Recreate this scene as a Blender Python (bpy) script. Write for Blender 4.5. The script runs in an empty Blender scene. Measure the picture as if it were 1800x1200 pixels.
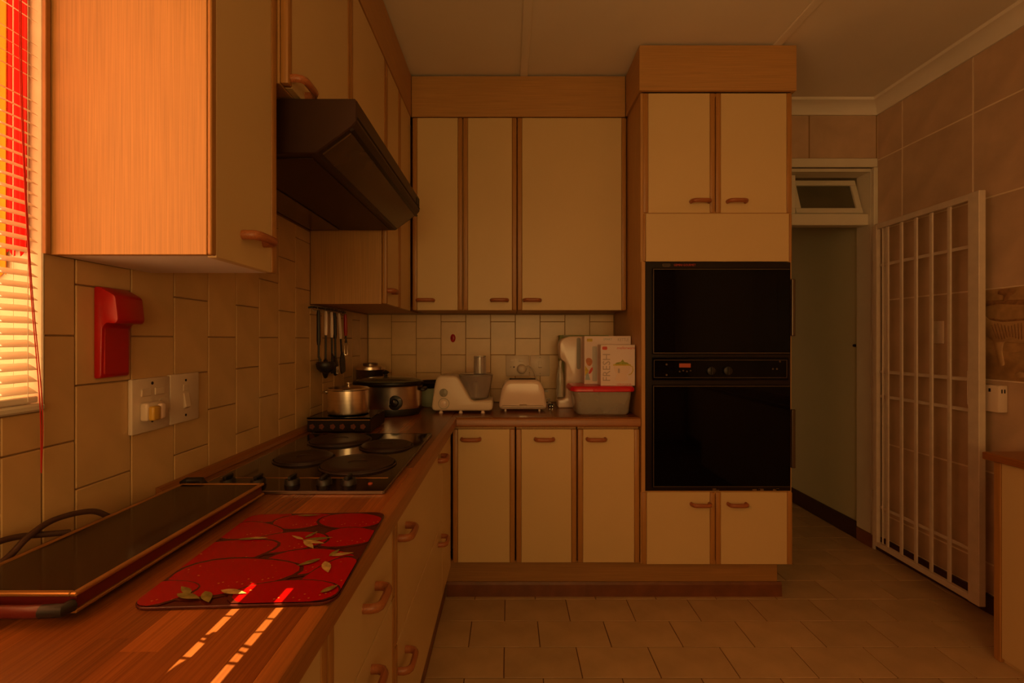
import bpy, bmesh, math, random
from mathutils import Vector, Matrix

random.seed(7)
S = bpy.context.scene
COL = S.collection
PI = math.pi

# ------------------------------------------------------------------ camera
CAM_H = 1.31
cam_d = bpy.data.cameras.new('camera')
cam = bpy.data.objects.new('camera', cam_d)
COL.objects.link(cam)
cam.location = (0, 0, CAM_H)
cam.rotation_euler = (PI / 2, 0, 0)
cam_d.sensor_width = 36
cam_d.lens = 36 * 850 / 1800
cam_d.shift_x = 5 / 1800
cam_d.shift_y = -3 / 1800
cam_d.clip_start = 0.02
S.camera = cam

# ------------------------------------------------------------------ light
S.view_settings.view_transform = 'Standard'
S.view_settings.look = 'None'
S.view_settings.gamma = 1
S.view_settings.use_curve_mapping = False
S.view_settings.exposure = 0.0

world = bpy.data.worlds.new('world')
S.world = world
world.use_nodes = True
bg = world.node_tree.nodes['Background']
bg.inputs['Color'].default_value = (1.0, 0.45, 0.17, 1)
bg.inputs['Strength'].default_value = 1.1

sun_d = bpy.data.lights.new('sun', 'SUN')
sun_d.energy = 20.0
sun_d.color = (1.0, 0.62, 0.30)
sun_d.angle = math.radians(0.12)
sun = bpy.data.objects.new('sun', sun_d)
COL.objects.link(sun)
SUN_DIR = Vector((1.0, -0.12, -1.73)).normalized()          # the way the light travels
sun.rotation_euler = SUN_DIR.to_track_quat('-Z', 'Y').to_euler()
sun.location = (-4, 1, 6)


def area(name, loc, rot, sx, sy, power, color):
    d = bpy.data.lights.new(name, 'AREA')
    d.shape = 'RECTANGLE'
    d.size, d.size_y = sx, sy
    d.energy = power
    d.color = color
    o = bpy.data.objects.new(name, d)
    COL.objects.link(o)
    o.location = loc
    o.rotation_euler = rot
    return o


# daylight standing in the two window openings of the room
area('daylight_rear_window', (0.25, -1.82, 1.50), (PI / 2 + 0.35, 0, 0), 1.9, 1.2, 21, (1.0, 0.615, 0.185))
area('daylight_left_window', (-1.14, 0.12, 1.82), (0, -PI / 2, 0), 1.2, 1.5, 18.5, (1.0, 0.265, 0.075))

# ------------------------------------------------------------------ materials
MATS = {}


def mat(name, col, rough=0.5, metal=0.0, var=0.08, scale=8.0, bump=0.0, spec=0.5, stretch=(1, 1, 1), coat=0.0,
        trans=0.0, emit=0.0, rnd=0.0, detail=4.0, bscale=None):
    """Principled material with a noise driven colour drift (and optional fine relief)."""
    m = bpy.data.materials.new(name)
    m.use_nodes = True
    nt = m.node_tree
    b = nt.nodes['Principled BSDF']
    tc = nt.nodes.new('ShaderNodeTexCoord')
    mp = nt.nodes.new('ShaderNodeMapping')
    mp.inputs['Scale'].default_value = stretch
    nt.links.new(tc.outputs['Object'], mp.inputs['Vector'])
    nz = nt.nodes.new('ShaderNodeTexNoise')
    nz.inputs['Scale'].default_value = scale
    nz.inputs['Detail'].default_value = detail
    nt.links.new(mp.outputs['Vector'], nz.inputs['Vector'])
    rp = nt.nodes.new('ShaderNodeValToRGB')
    rp.color_ramp.elements[0].position = 0.3
    rp.color_ramp.elements[1].position = 0.7
    lo = [max(0, c * (1 - var)) for c in col]
    hi = [min(1, c * (1 + var)) for c in col]
    rp.color_ramp.elements[0].color = (*lo, 1)
    rp.color_ramp.elements[1].color = (*hi, 1)
    nt.links.new(nz.outputs['Fac'], rp.inputs['Fac'])
    out = rp.outputs['Color']
    if rnd:
        oi = nt.nodes.new('ShaderNodeObjectInfo')
        mr = nt.nodes.new('ShaderNodeMapRange')
        mr.inputs['To Min'].default_value = 1 - rnd
        mr.inputs['To Max'].default_value = 1 + rnd
        nt.links.new(oi.outputs['Random'], mr.inputs['Value'])
        hs = nt.nodes.new('ShaderNodeHueSaturation')
        nt.links.new(mr.outputs['Result'], hs.inputs['Value'])
        nt.links.new(out, hs.inputs['Color'])
        out = hs.outputs['Color']
    nt.links.new(out, b.inputs['Base Color'])
    b.inputs['Roughness'].default_value = rough
    b.inputs['Metallic'].default_value = metal
    b.inputs['Specular IOR Level'].default_value = spec
    b.inputs['Coat Weight'].default_value = coat
    b.inputs['Coat Roughness'].default_value = 0.08
    b.inputs['Transmission Weight'].default_value = trans
    if emit:
        b.inputs['Emission Color'].default_value = (*col, 1)
        b.inputs['Emission Strength'].default_value = emit
    if bump:
        bp = nt.nodes.new('ShaderNodeBump')
        bp.inputs['Strength'].default_value = bump
        bp.inputs['Distance'].default_value = 0.002
        n2 = nz
        if bscale:
            n2 = nt.nodes.new('ShaderNodeTexNoise')
            n2.inputs['Scale'].default_value = bscale
            n2.inputs['Detail'].default_value = 3
            nt.links.new(mp.outputs['Vector'], n2.inputs['Vector'])
        nt.links.new(n2.outputs['Fac'], bp.inputs['Height'])
        nt.links.new(bp.outputs['Normal'], b.inputs['Normal'])
    MATS[name] = m
    return m


def wood(name, col, axis, var=0.16, rough=0.45, rnd=0.0, scale=3.0, coat=0.0):
    st = [120, 120, 120]
    st[axis] = 1.6
    return mat(name, col, rough=rough, var=var, scale=scale, stretch=st, bump=0.12, rnd=rnd, detail=7, coat=coat)


OAK = (0.47, 0.245, 0.075)
mat('cream', (0.635, 0.455, 0.215), 0.42, var=0.03, scale=2.0)
wood('oak_z', OAK, 2)
wood('oak_x', OAK, 0)
wood('oak_y', OAK, 1)
wood('edge_oak_z', (0.40, 0.185, 0.045), 2, rough=0.4)
wood('edge_oak_x', (0.40, 0.185, 0.045), 0, rough=0.4)
wood('handle_wood', (0.36, 0.115, 0.035), 0, rough=0.38, var=0.2)
wood('handle_wood_y', (0.36, 0.115, 0.035), 1, rough=0.38, var=0.2)
wood('stave_y', (0.25, 0.078, 0.013), 1, rough=0.27, rnd=0.30, var=0.2)
wood('stave_x', (0.25, 0.078, 0.013), 0, rough=0.27, rnd=0.2, var=0.2)
wood('worktop_edge_y', (0.31, 0.112, 0.022), 1, rough=0.35)
wood('worktop_edge_x', (0.31, 0.112, 0.022), 0, rough=0.35)
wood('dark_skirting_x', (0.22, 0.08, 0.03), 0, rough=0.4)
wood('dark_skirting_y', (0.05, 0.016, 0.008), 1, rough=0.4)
wood('plinth', (0.34, 0.165, 0.045), 0, rough=0.5)
mat('plinth_skirting', (0.17, 0.055, 0.018), 0.4, var=0.2, scale=12)
mat('white_melamine', (0.86, 0.78, 0.74), 0.4, var=0.02)
mat('ceiling_white', (0.82, 0.75, 0.62), 0.9, var=0.03, scale=3, bump=0.25, bscale=300)
mat('paint_white', (0.72, 0.66, 0.52), 0.5, var=0.03)
mat('gate_paint', (0.66, 0.55, 0.42), 0.45, var=0.06, scale=20)
mat('passage_paint', (0.58, 0.55, 0.36), 0.7, var=0.04, scale=2)
mat('splash_tile', (0.65, 0.42, 0.185), 0.3, var=0.07, scale=9, rnd=0.05, bump=0.1, bscale=25)
mat('splash_grout', (0.30, 0.18, 0.08), 0.9, var=0.1)
mat('wall_tile', (0.55, 0.38, 0.24), 0.38, var=0.12, scale=7, rnd=0.04)
mat('wall_grout', (0.80, 0.66, 0.46), 0.9, var=0.06)
mat('decor_tile', (0.42, 0.25, 0.10), 0.5, var=0.2, scale=25, bump=0.4)
mat('decor_dark', (0.30, 0.15, 0.055), 0.6, var=0.3, scale=40)
mat('decor_light', (0.48, 0.30, 0.13), 0.5, var=0.1, scale=40)
mat('floor_tile', (0.52, 0.35, 0.18), 0.33, var=0.12, scale=7, rnd=0.07, bump=0.08)
mat('floor_grout', (0.16, 0.075, 0.03), 0.9, var=0.1)
mat('black_enamel', (0.012, 0.006, 0.004), 0.35, var=0.1, spec=0.25)
mat('hood_brown', (0.034, 0.013, 0.006), 0.4, spec=0.3, var=0.1, scale=6)
mat('hood_glass', (0.075, 0.036, 0.012), 0.22, var=0.25, scale=9)
mat('black_glass', (0.002, 0.0015, 0.0015), 0.04, var=0.0, spec=0.12)
mat('hob_glass', (0.012, 0.005, 0.003), 0.08, var=0.2, spec=0.35)
mat('black_plastic', (0.012, 0.009, 0.008), 0.45, var=0.1)
mat('oven_trim', (0.10, 0.07, 0.045), 0.3, metal=0.6, var=0.1)
mat('cast_iron', (0.03, 0.015, 0.011), 0.5, var=0.25, scale=30, bump=0.2)
mat('steel', (0.80, 0.68, 0.55), 0.26, metal=1.0, var=0.08, stretch=(1, 1, 30), scale=4)
mat('steel_dark', (0.30, 0.24, 0.18), 0.3, metal=1.0, var=0.08)
mat('chrome', (0.7, 0.65, 0.55), 0.12, metal=1.0, var=0.02)
mat('white_plastic', (0.78, 0.60, 0.48), 0.16, var=0.03)
mat('cream_plastic', (0.70, 0.56, 0.42), 0.35, var=0.03)
mat('yellow_plastic', (0.62, 0.36, 0.05), 0.35, var=0.05)
mat('grey_plastic', (0.30, 0.28, 0.22), 0.4, var=0.05)
mat('clear_plastic', (0.85, 0.80, 0.78), 0.12, var=0.02, trans=0.85)
mat('frosted_plastic', (0.92, 0.86, 0.74), 0.18, var=0.03, trans=0.72)
mat('green_plastic', (0.40, 0.45, 0.30), 0.35, var=0.05)
mat('red_plastic', (0.42, 0.005, 0.004), 0.3, var=0.06)
mat('red_lid', (0.62, 0.012, 0.02), 0.3, var=0.05)
mat('red_cord', (0.6, 0.02, 0.01), 0.6, var=0.05)
mat('red_cloth', (0.80, 0.006, 0.004), 0.9, var=0.06, scale=5)
mat('orange_cloth', (0.85, 0.30, 0.01), 0.9, var=0.1, scale=5)
mat('slat_white', (0.88, 0.80, 0.66), 0.45, var=0.02)
mat('maroon_metal', (0.12, 0.012, 0.008), 0.32, var=0.1)
mat('gold_trim', (0.45, 0.22, 0.06), 0.35, metal=0.7, var=0.1)
mat('tray_glass', (0.020, 0.007, 0.002), 0.12, var=0.1, spec=0.3)
mat('cable_brown', (0.07, 0.03, 0.018), 0.5, var=0.1)
mat('box_white', (0.74, 0.60, 0.54), 0.5, var=0.03)
mat('box_grey', (0.45, 0.42, 0.38), 0.5, var=0.05)
mat('box_green', (0.28, 0.32, 0.10), 0.6, var=0.05)
mat('print_red', (0.60, 0.05, 0.02), 0.5, var=0.02)
mat('print_grey', (0.42, 0.33, 0.28), 0.5, var=0.02)
mat('print_yellow', (0.55, 0.40, 0.03), 0.5, var=0.2, scale=60)
mat('print_green', (0.30, 0.32, 0.03), 0.5, var=0.35, scale=80)
mat('print_blue', (0.35, 0.42, 0.42), 0.5, var=0.05)
mat('print_dark', (0.08, 0.04, 0.03), 0.5, var=0.05)
mat('print_orange', (0.50, 0.16, 0.04), 0.5, var=0.2, scale=50)
mat('rosette', (0.16, 0.035, 0.012), 0.5, var=0.1)
mat('display_amber', (0.40, 0.07, 0.03), 0.4, var=0.02)
mat('board_dark', (0.06, 0.010, 0.004), 0.22, var=0.3, scale=30, spec=0.3)
mat('leaf_print', (0.16, 0.13, 0.03), 0.22, var=0.45, scale=60, spec=0.3)
mat('leaf_light', (0.34, 0.24, 0.08), 0.22, var=0.4, scale=70, spec=0.3)
mat('pane_glass', (0.10, 0.09, 0.05), 0.08, var=0.1)
mat('twig_bark', (0.10, 0.06, 0.03), 0.8, var=0.2)
mat('dark_hole', (0.01, 0.006, 0.004), 0.8, var=0.0)


def strawberry_material():
    m = bpy.data.materials.new('strawberry_print')
    m.use_nodes = True
    nt = m.node_tree
    b = nt.nodes['Principled BSDF']
    tc = nt.nodes.new('ShaderNodeTexCoord')
    v = nt.nodes.new('ShaderNodeTexVoronoi')
    v.inputs['Scale'].default_value = 105
    nt.links.new(tc.outputs['Object'], v.inputs['Vector'])
    r = nt.nodes.new('ShaderNodeValToRGB')
    r.color_ramp.elements[0].position = 0.10
    r.color_ramp.elements[0].color = (0.40, 0.14, 0.03, 1)
    r.color_ramp.elements[1].position = 0.2
    r.color_ramp.elements[1].color = (0.26, 0.001, 0.001, 1)
    nt.links.new(v.outputs['Distance'], r.inputs['Fac'])
    n = nt.nodes.new('ShaderNodeTexNoise')
    n.inputs['Scale'].default_value = 22
    nt.links.new(tc.outputs['Object'], n.inputs['Vector'])
    r2 = nt.nodes.new('ShaderNodeValToRGB')
    r2.color_ramp.elements[0].position = 0.52
    r2.color_ramp.elements[0].color = (0.26, 0.001, 0.001, 1)
    r2.color_ramp.elements[1].position = 0.58
    r2.color_ramp.elements[1].color = (1, 1, 1, 1)
    mx = nt.nodes.new('ShaderNodeMix')
    mx.data_type = 'RGBA'
    mx.inputs['A'].default_value = (0.26, 0.001, 0.001, 1)
    r2.color_ramp.elements[0].color = (0, 0, 0, 1)
    nt.links.new(n.outputs['Fac'], r2.inputs['Fac'])
    nt.links.new(r2.outputs['Color'], mx.inputs['Factor'])
    nt.links.new(r.outputs['Color'], mx.inputs['B'])
    nt.links.new(mx.outputs['Result'], b.inputs['Base Color'])
    b.inputs['Roughness'].default_value = 0.2
    b.inputs['Coat Weight'].default_value = 0.1
    b.inputs['Specular IOR Level'].default_value = 0.25
    bp = nt.nodes.new('ShaderNodeBump')
    bp.inputs['Strength'].default_value = 0.15
    bp.inputs['Distance'].default_value = 0.001
    n3 = nt.nodes.new('ShaderNodeTexNoise')
    n3.inputs['Scale'].default_value = 500
    nt.links.new(tc.outputs['Object'], n3.inputs['Vector'])
    nt.links.new(n3.outputs['Fac'], bp.inputs['Height'])
    nt.links.new(bp.outputs['Normal'], b.inputs['Normal'])
    MATS['strawberry'] = m


strawberry_material()

# ------------------------------------------------------------------ mesh helpers
WORLD = {}          # world position of each object's origin


def wpos(o):
    return WORLD[o.name] if o else Vector((0, 0, 0))


def obj(name, bm, m, parent=None, smooth=0, kind=None):
    """Link a bmesh given in world metres as one mesh object with its origin at its centre."""
    if smooth:
        bmesh.ops.remove_doubles(bm, verts=bm.verts, dist=1e-6)
    bmesh.ops.recalc_face_normals(bm, faces=bm.faces)
    lo = Vector((1e9,) * 3)
    hi = Vector((-1e9,) * 3)
    for v in bm.verts:
        for i in range(3):
            lo[i] = min(lo[i], v.co[i])
            hi[i] = max(hi[i], v.co[i])
    c = (lo + hi) / 2
    for v in bm.verts:
        v.co -= c
    me = bpy.data.meshes.new(name)
    bm.to_mesh(me)
    bm.free()
    me.materials.append(MATS[m])
    if smooth:
        for p in me.polygons:
            p.use_smooth = True
        me.set_sharp_from_angle(angle=math.radians(smooth))
    return link(name, me, c, parent, kind)


def link(name, me, c, parent=None, kind=None):
    o = bpy.data.objects.new(name, me)
    COL.objects.link(o)
    if parent:
        o.parent = parent
    o.location = Vector(c) - wpos(parent)
    WORLD[o.name] = Vector(c)
    if kind:
        o['kind'] = kind
    return o


def tag(o, label, cat, group=None):
    o['label'] = label
    o['category'] = cat
    if group:
        o['group'] = group
    return o


def thing(name, label, cat, loc, group=None):
    o = bpy.data.objects.new(name, None)
    o.empty_display_size = 0.05
    COL.objects.link(o)
    o.location = loc
    WORLD[o.name] = Vector(loc)
    return tag(o, label, cat, group)


def struct(name, bm, m, label=None, smooth=0):
    o = obj(name, bm, m, None, smooth)
    o['kind'] = 'structure'
    if label:
        o['label'] = label
    return o


def B():
    return bmesh.new()


def box(bm, x0, x1, y0, y1, z0, z1, bev=0.0, seg=1):
    r = bmesh.ops.create_cube(bm, size=1)
    vs = r['verts']
    for v in vs:
        v.co = Vector(((x0 + x1) / 2 + v.co.x * (x1 - x0), (y0 + y1) / 2 + v.co.y * (y1 - y0),
                       (z0 + z1) / 2 + v.co.z * (z1 - z0)))
    if bev:
        es = list({e for v in vs for e in v.link_edges})
        bmesh.ops.bevel(bm, geom=es, offset=bev, segments=seg, affect='EDGES', profile=0.5)
    return bm


def rbox(*a, bev=0.0, seg=1):
    return box(B(), *a, bev=bev, seg=seg)


def tube(bm, path, r, n=10, ry=None, up=None, closed=False):
    """Sweep an ellipse along a path; r may be a list."""
    path = [Vector(p) for p in path]
    N = len(path)
    rings = []
    prev = None
    for i, p in enumerate(path):
        if closed:
            t = path[(i + 1) % N] - path[i - 1]
        else:
            t = path[min(i + 1, N - 1)] - path[max(i - 1, 0)]
        t.normalize()
        if up is not None:
            a = Vector(up)
        elif prev is not None:
            a = prev
        else:
            a = Vector((0, 0, 1)) if abs(t.z) < 0.9 else Vector((1, 0, 0))
        a = (a - t * a.dot(t)).normalized()
        prev = a
        b = t.cross(a)
        rr = r[i] if isinstance(r, (list, tuple)) else r
        r2 = rr if ry is None else (ry[i] if isinstance(ry, (list, tuple)) else ry)
        rings.append([bm.verts.new(p + a * rr * math.cos(2 * PI * k / n) + b * r2 * math.sin(2 * PI * k / n))
                      for k in range(n)])
    for i in range(N if closed else N - 1):
        A, C = rings[i], rings[(i + 1) % N]
        for k in range(n):
            bm.faces.new((A[k], A[(k + 1) % n], C[(k + 1) % n], C[k]))
    if not closed:
        bm.faces.new(rings[0])
        bm.faces.new(rings[-1])
    return bm


def lathe(bm, prof, c, n=32, sx=1.0, sy=1.0, axis='z'):
    """Revolve (r, h) pairs; sx, sy squash the circle to an oval."""
    rings = []
    for r, h in prof:
        ring = []
        for k in range(n):
            a = 2 * PI * k / n
            u, v = r * sx * math.cos(a), r * sy * math.sin(a)
            if axis == 'z':
                co = (c[0] + u, c[1] + v, c[2] + h)
            elif axis == 'y':
                co = (c[0] + u, c[1] - h, c[2] + v)
            else:
                co = (c[0] + h, c[1] + u, c[2] + v)
            ring.append(bm.verts.new(co))
        rings.append(ring)
    for i in range(len(rings) - 1):
        A, C = rings[i], rings[i + 1]
        for k in range(n):
            bm.faces.new((A[k], A[(k + 1) % n], C[(k + 1) % n], C[k]))
    bm.faces.new(rings[0])
    bm.faces.new(rings[-1])
    return bm


def prism(bm, poly, axis, a, b, bev=0.0, seg=2):
    """Extrude a 2D outline along an axis: 'y' takes (x, z), 'x' takes (y, z), 'z' takes (x, y)."""
    def co(p, t):
        return {'y': (p[0], t, p[1]), 'x': (t, p[0], p[1]), 'z': (p[0], p[1], t)}[axis]
    A = [bm.verts.new(co(p, a)) for p in poly]
    C = [bm.verts.new(co(p, b)) for p in poly]
    n = len(poly)
    f = [bm.faces.new(A), bm.faces.new(C)]
    for k in range(n):
        bm.faces.new((A[k], A[(k + 1) % n], C[(k + 1) % n], C[k]))
    if bev:
        es = list({e for fc in f for e in fc.edges})
        bmesh.ops.recalc_face_normals(bm, faces=bm.faces)
        bmesh.ops.bevel(bm, geom=es, offset=bev, segments=seg, affect='EDGES', profile=0.5)
    return bm


def soft(bm, poly, axis, a, b, bev, seg=3):
    """prism whose two end faces are rounded off by insetting the outline"""
    n = len(poly)
    ar = sum(poly[i][0] * poly[(i + 1) % n][1] - poly[(i + 1) % n][0] * poly[i][1] for i in range(n))
    sg = 1 if ar > 0 else -1
    nrm = []
    for i in range(n):
        p0, p, p1 = Vector(poly[i - 1]), Vector(poly[i]), Vector(poly[(i + 1) % n])
        e0, e1 = (p - p0).normalized(), (p1 - p).normalized()
        n0, n1 = Vector((-e0.y, e0.x)), Vector((-e1.y, e1.x))
        m = (n0 + n1)
        m = m.normalized() if m.length > 1e-6 else n0
        nrm.append(m * sg / max(0.7, m.dot(n0)))
    def co(p, t):
        return {'y': (p[0], t, p[1]), 'x': (t, p[0], p[1]), 'z': (p[0], p[1], t)}[axis]
    lev = [(a + bev * (1 - math.sin(k / seg * PI / 2)), bev * (1 - math.cos(k / seg * PI / 2))) for k in range(seg, -1, -1)]
    lev += [(b - bev * (1 - math.sin(k / seg * PI / 2)), bev * (1 - math.cos(k / seg * PI / 2))) for k in range(0, seg + 1)]
    rings = [[bm.verts.new(co((poly[i][0] + nrm[i].x * d, poly[i][1] + nrm[i].y * d), t)) for i in range(n)] for t, d in lev]
    for r0, r1 in zip(rings, rings[1:]):
        for k in range(n):
            bm.faces.new((r0[k], r0[(k + 1) % n], r1[(k + 1) % n], r1[k]))
    bm.faces.new(rings[0])
    bm.faces.new(rings[-1])
    return bm


def rrect(x0, x1, y0, y1, r, n=5):
    pts = []
    for cx, cy, a0 in ((x1 - r, y1 - r, 0), (x0 + r, y1 - r, 90), (x0 + r, y0 + r, 180), (x1 - r, y0 + r, 270)):
        for k in range(n + 1):
            a = math.radians(a0 + 90 * k / n)
            pts.append((cx + r * math.cos(a), cy + r * math.sin(a)))
    return pts


def smooth_poly(pts, r, n=4):
    """Round the corners of a 2D outline."""
    out = []
    N = len(pts)
    for i in range(N):
        p0, p, p1 = Vector(pts[i - 1]), Vector(pts[i]), Vector(pts[(i + 1) % N])
        rr = r[i] if isinstance(r, (list, tuple)) else r
        d0, d1 = (p0 - p), (p1 - p)
        a = p + d0.normalized() * min(rr, d0.length * 0.45)
        b = p + d1.normalized() * min(rr, d1.length * 0.45)
        for k in range(n + 1):
            t = k / n
            out.append(tuple(a * (1 - t) ** 2 + p * 2 * t * (1 - t) + b * t * t))
    return out


def bez(pts, n=10):
    """Catmull-Rom through points."""
    P = [Vector(p) for p in pts]
    P = [P[0] * 2 - P[1]] + P + [P[-1] * 2 - P[-2]]
    out = []
    for i in range(1, len(P) - 2):
        for k in range(n):
            t = k / n
            out.append(0.5 * ((2 * P[i]) + (P[i + 1] - P[i - 1]) * t + (2 * P[i - 1] - 5 * P[i] + 4 * P[i + 1] - P[i + 2]) * t * t
                              + (3 * P[i] - P[i - 1] - 3 * P[i + 1] + P[i + 2]) * t ** 3))
    out.append(P[-2])
    return out


def text(name, body, size, M, m, parent, stretch=1.0):
    """Flat lettering as a thin mesh; M places the XY text plane in the world."""
    cu = bpy.data.curves.new(name, 'FONT')
    cu.body = body
    cu.size = size
    cu.align_x = 'CENTER'
    cu.align_y = 'CENTER'
    cu.extrude = 0.0002
    cu.resolution_u = 2
    t = bpy.data.objects.new(name + '_tmp', cu)
    COL.objects.link(t)
    dg = bpy.context.evaluated_depsgraph_get()
    me = bpy.data.meshes.new_from_object(t.evaluated_get(dg))
    bpy.data.objects.remove(t)
    bpy.data.curves.remove(cu)
    bm = B()
    bm.from_mesh(me)
    bpy.data.meshes.remove(me)
    bm.transform(M @ Matrix.Diagonal((stretch, 1, 1, 1)))
    return obj(name, bm, m, parent)


# text plane facing -Y (towards the camera), upright
def T_front(x, y, z):
    return Matrix.Translation((x, y, z)) @ Matrix.Rotation(PI / 2, 4, 'X')


# front-local boxes: u along the face, d outward, z up
def fbox(bm, plane, face, u0, u1, d0, d1, z0, z1, bev=0.0, seg=1):
    if plane == 'y-':
        return box(bm, u0, u1, face - d1, face - d0, z0, z1, bev, seg)
    if plane == 'x+':
        return box(bm, face + d0, face + d1, u0, u1, z0, z1, bev, seg)
    if plane == 'x-':
        return box(bm, face - d1, face - d0, u0, u1, z0, z1, bev, seg)
    return box(bm, u0, u1, face + d0, face + d1, z0, z1, bev, seg)     # y+


def fpt(plane, face, u, d, z):
    return {'y-': (u, face - d, z), 'x+': (face + d, u, z), 'x-': (face - d, u, z), 'y+': (u, face + d, z)}[plane]


def handle(parent, plane, face, u, z, L=0.106):
    h = L / 2 - 0.008
    pts = [(-h, 0.0), (-h, 0.016), (-h + 0.004, 0.026), (-h + 0.014, 0.032), (-h * 0.4, 0.033), (0, 0.033),
           (h * 0.4, 0.033), (h - 0.014, 0.032), (h - 0.004, 0.026), (h, 0.016), (h, 0.0)]
    bm = tube(B(), [fpt(plane, face, u + a, d, z) for a, d in pts], 0.0105, n=8, ry=0.0085, up=(0, 0, 1))
    return obj('handle', bm, 'handle_wood' if plane[0] == 'y' else 'handle_wood_y', parent, 50)


def door(parent, plane, face, u0, u1, z0, z1, name='door', strips=(1, 1), hs=(), th=0.018, sw=0.026, gap=0.0015):
    u0 += gap
    u1 -= gap
    z0 += gap
    z1 -= gap
    a = u0 + (sw if strips[0] else 0)
    b = u1 - (sw if strips[1] else 0)
    d = obj(name, fbox(B(), plane, face, a, b, -th, 0, z0, z1, 0.0012), 'cream', parent)
    if strips[0]:
        obj('edge_strip', fbox(B(), plane, face, u0, a - 0.0008, -th, 0.002, z0, z1, 0.004, 2), 'edge_oak_z', d, 40)
    if strips[1]:
        obj('edge_strip', fbox(B(), plane, face, b + 0.0008, u1, -th, 0.002, z0, z1, 0.004, 2), 'edge_oak_z', d, 40)
    for hu, hz in hs:
        handle(d, plane, face, hu, hz)
    return d


# ------------------------------------------------------------------ room dimensions
XL, XR = -0.890, 2.31          # left and right walls
YB = 3.034                     # back wall
YR = -1.90                     # rear wall behind the camera
ZC = 2.79                      # ceiling
WT = 0.92                      # worktop top
WY0, WY1, WZ0, WZ1 = -0.66, 0.918, 1.177, 2.46     # left window opening

# ---- left wall, with the window opening
bm = B()
box(bm, XL - 0.24, XL, YR - 0.2, YB + 0.16, -0.1, WZ0)
box(bm, XL - 0.24, XL, YR - 0.2, YB + 0.16, WZ1, ZC + 0.1)
box(bm, XL - 0.24, XL, YR - 0.2, WY0, WZ0, WZ1)
box(bm, XL - 0.24, XL, WY1, YB + 0.16, WZ0, WZ1)
wall_left = struct('wall_left', bm, 'splash_grout', 'left kitchen wall with beige rectangular tiles around the window')

# ---- back wall with the door opening, DX0..DX1, up to DZ
DX0, DX1, DZ = 1.47, 2.285, 2.39
bm = B()
box(bm, XL, DX0, YB, YB + 0.14, 0, ZC + 0.1)
box(bm, DX0, XR + 0.2, YB, YB + 0.14, DZ, ZC + 0.1)
box(bm, DX1, XR + 0.2, YB, YB + 0.14, 0, DZ)
wall_back = struct('wall_back', bm, 'splash_grout', 'back kitchen wall behind the worktop and the doorway')

# ---- right wall
wall_right = struct('wall_right', rbox(XR, XR + 0.2, YR - 0.2, YB, -0.1, ZC + 0.1), 'wall_grout',
                    'right kitchen wall with large square brown tiles')
# ---- rear wall, with a wide window behind the camera
bm = B()
RX0, RX1, RZ0, RZ1 = -0.72, 1.22, 0.88, 2.2
box(bm, XL, XR, YR - 0.2, YR, -0.1, RZ0)
box(bm, XL, XR, YR - 0.2, YR, RZ1, ZC + 0.1)
box(bm, XL, RX0, YR - 0.2, YR, RZ0, RZ1)
box(bm, RX1, XR, YR - 0.2, YR, RZ0, RZ1)
wall_rear = struct('wall_rear', bm, 'wall_tile', 'rear kitchen wall behind the camera')

# ---- ceiling
ceiling = struct('ceiling', rbox(XL - 0.1, XR + 0.2, YR - 0.2, YB + 2.6, ZC, ZC + 0.1), 'ceiling_white', 'white plaster board ceiling')
for i, x in enumerate((0.082, 1.343)):
    bm = B()
    box(bm, x - 0.022, x + 0.022, YR, YB, ZC - 0.010, ZC, 0.004)
    struct('trim_%d' % (i + 1), bm, 'ceiling_white', ['ceiling cover strip running to the back wall cupboards',
                                                       'ceiling cover strip running to the tall oven unit'][i])
# cornice along the right wall and over the door
cov = [(0, 0), (0, -0.075), (0.012, -0.075), (0.018, -0.062), (0.034, -0.036), (0.060, -0.020), (0.082, -0.014), (0.088, 0)]
bm = B()
prism(bm, [(XR - a, ZC + b) for a, b in cov], 'y', YR, YB)
struct('trim_3', bm, 'ceiling_white', 'curved plaster cornice along the right wall', 40)
bm = B()
prism(bm, [(YB - a, ZC + b) for a, b in cov], 'x', 1.42, XR - 0.001)
struct('trim_4', bm, 'ceiling_white', 'curved plaster cornice above the doorway', 40)

# ---- floor with single tiles
floor = struct('floor', rbox(XL, XR + 0.2, YR, 5.5, -0.1, -0.004), 'floor_grout', 'beige rectangular floor tiles laid in running bond')
TW, TD, G = 0.306, 0.190, 0.004
tile_me = None
row = 0
for r in range(-7, 15):
    y0 = 2.254 + r * TD
    off = 0.132 if r % 2 else -0.021
    xmin = -0.33 if y0 < 3.0 else 1.2
    for c in range(-2, 9):
        x0 = off + c * TW
        if x0 + TW < xmin or x0 > XR - 0.02:
            continue
        if y0 > 2.46 and x0 + TW < 1.38:
            continue
        a, b = max(x0, xmin if y0 < 3 else x0) + G / 2, min(x0 + TW, XR - 0.002) - G / 2
        if b - a < 0.01:
            continue
        full = abs((b - a) - (TW - G)) < 1e-4
        cen = ((a + b) / 2, y0 + TD / 2, -0.002)
        if full and tile_me:
            link('tile', tile_me, cen, floor)
        else:
            o = obj('tile', rbox(a, b, y0 + G / 2, y0 + TD - G / 2, -0.004, 0.0, bev=0.0012), 'floor_tile', floor)
            if full:
                tile_me = o.data

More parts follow.
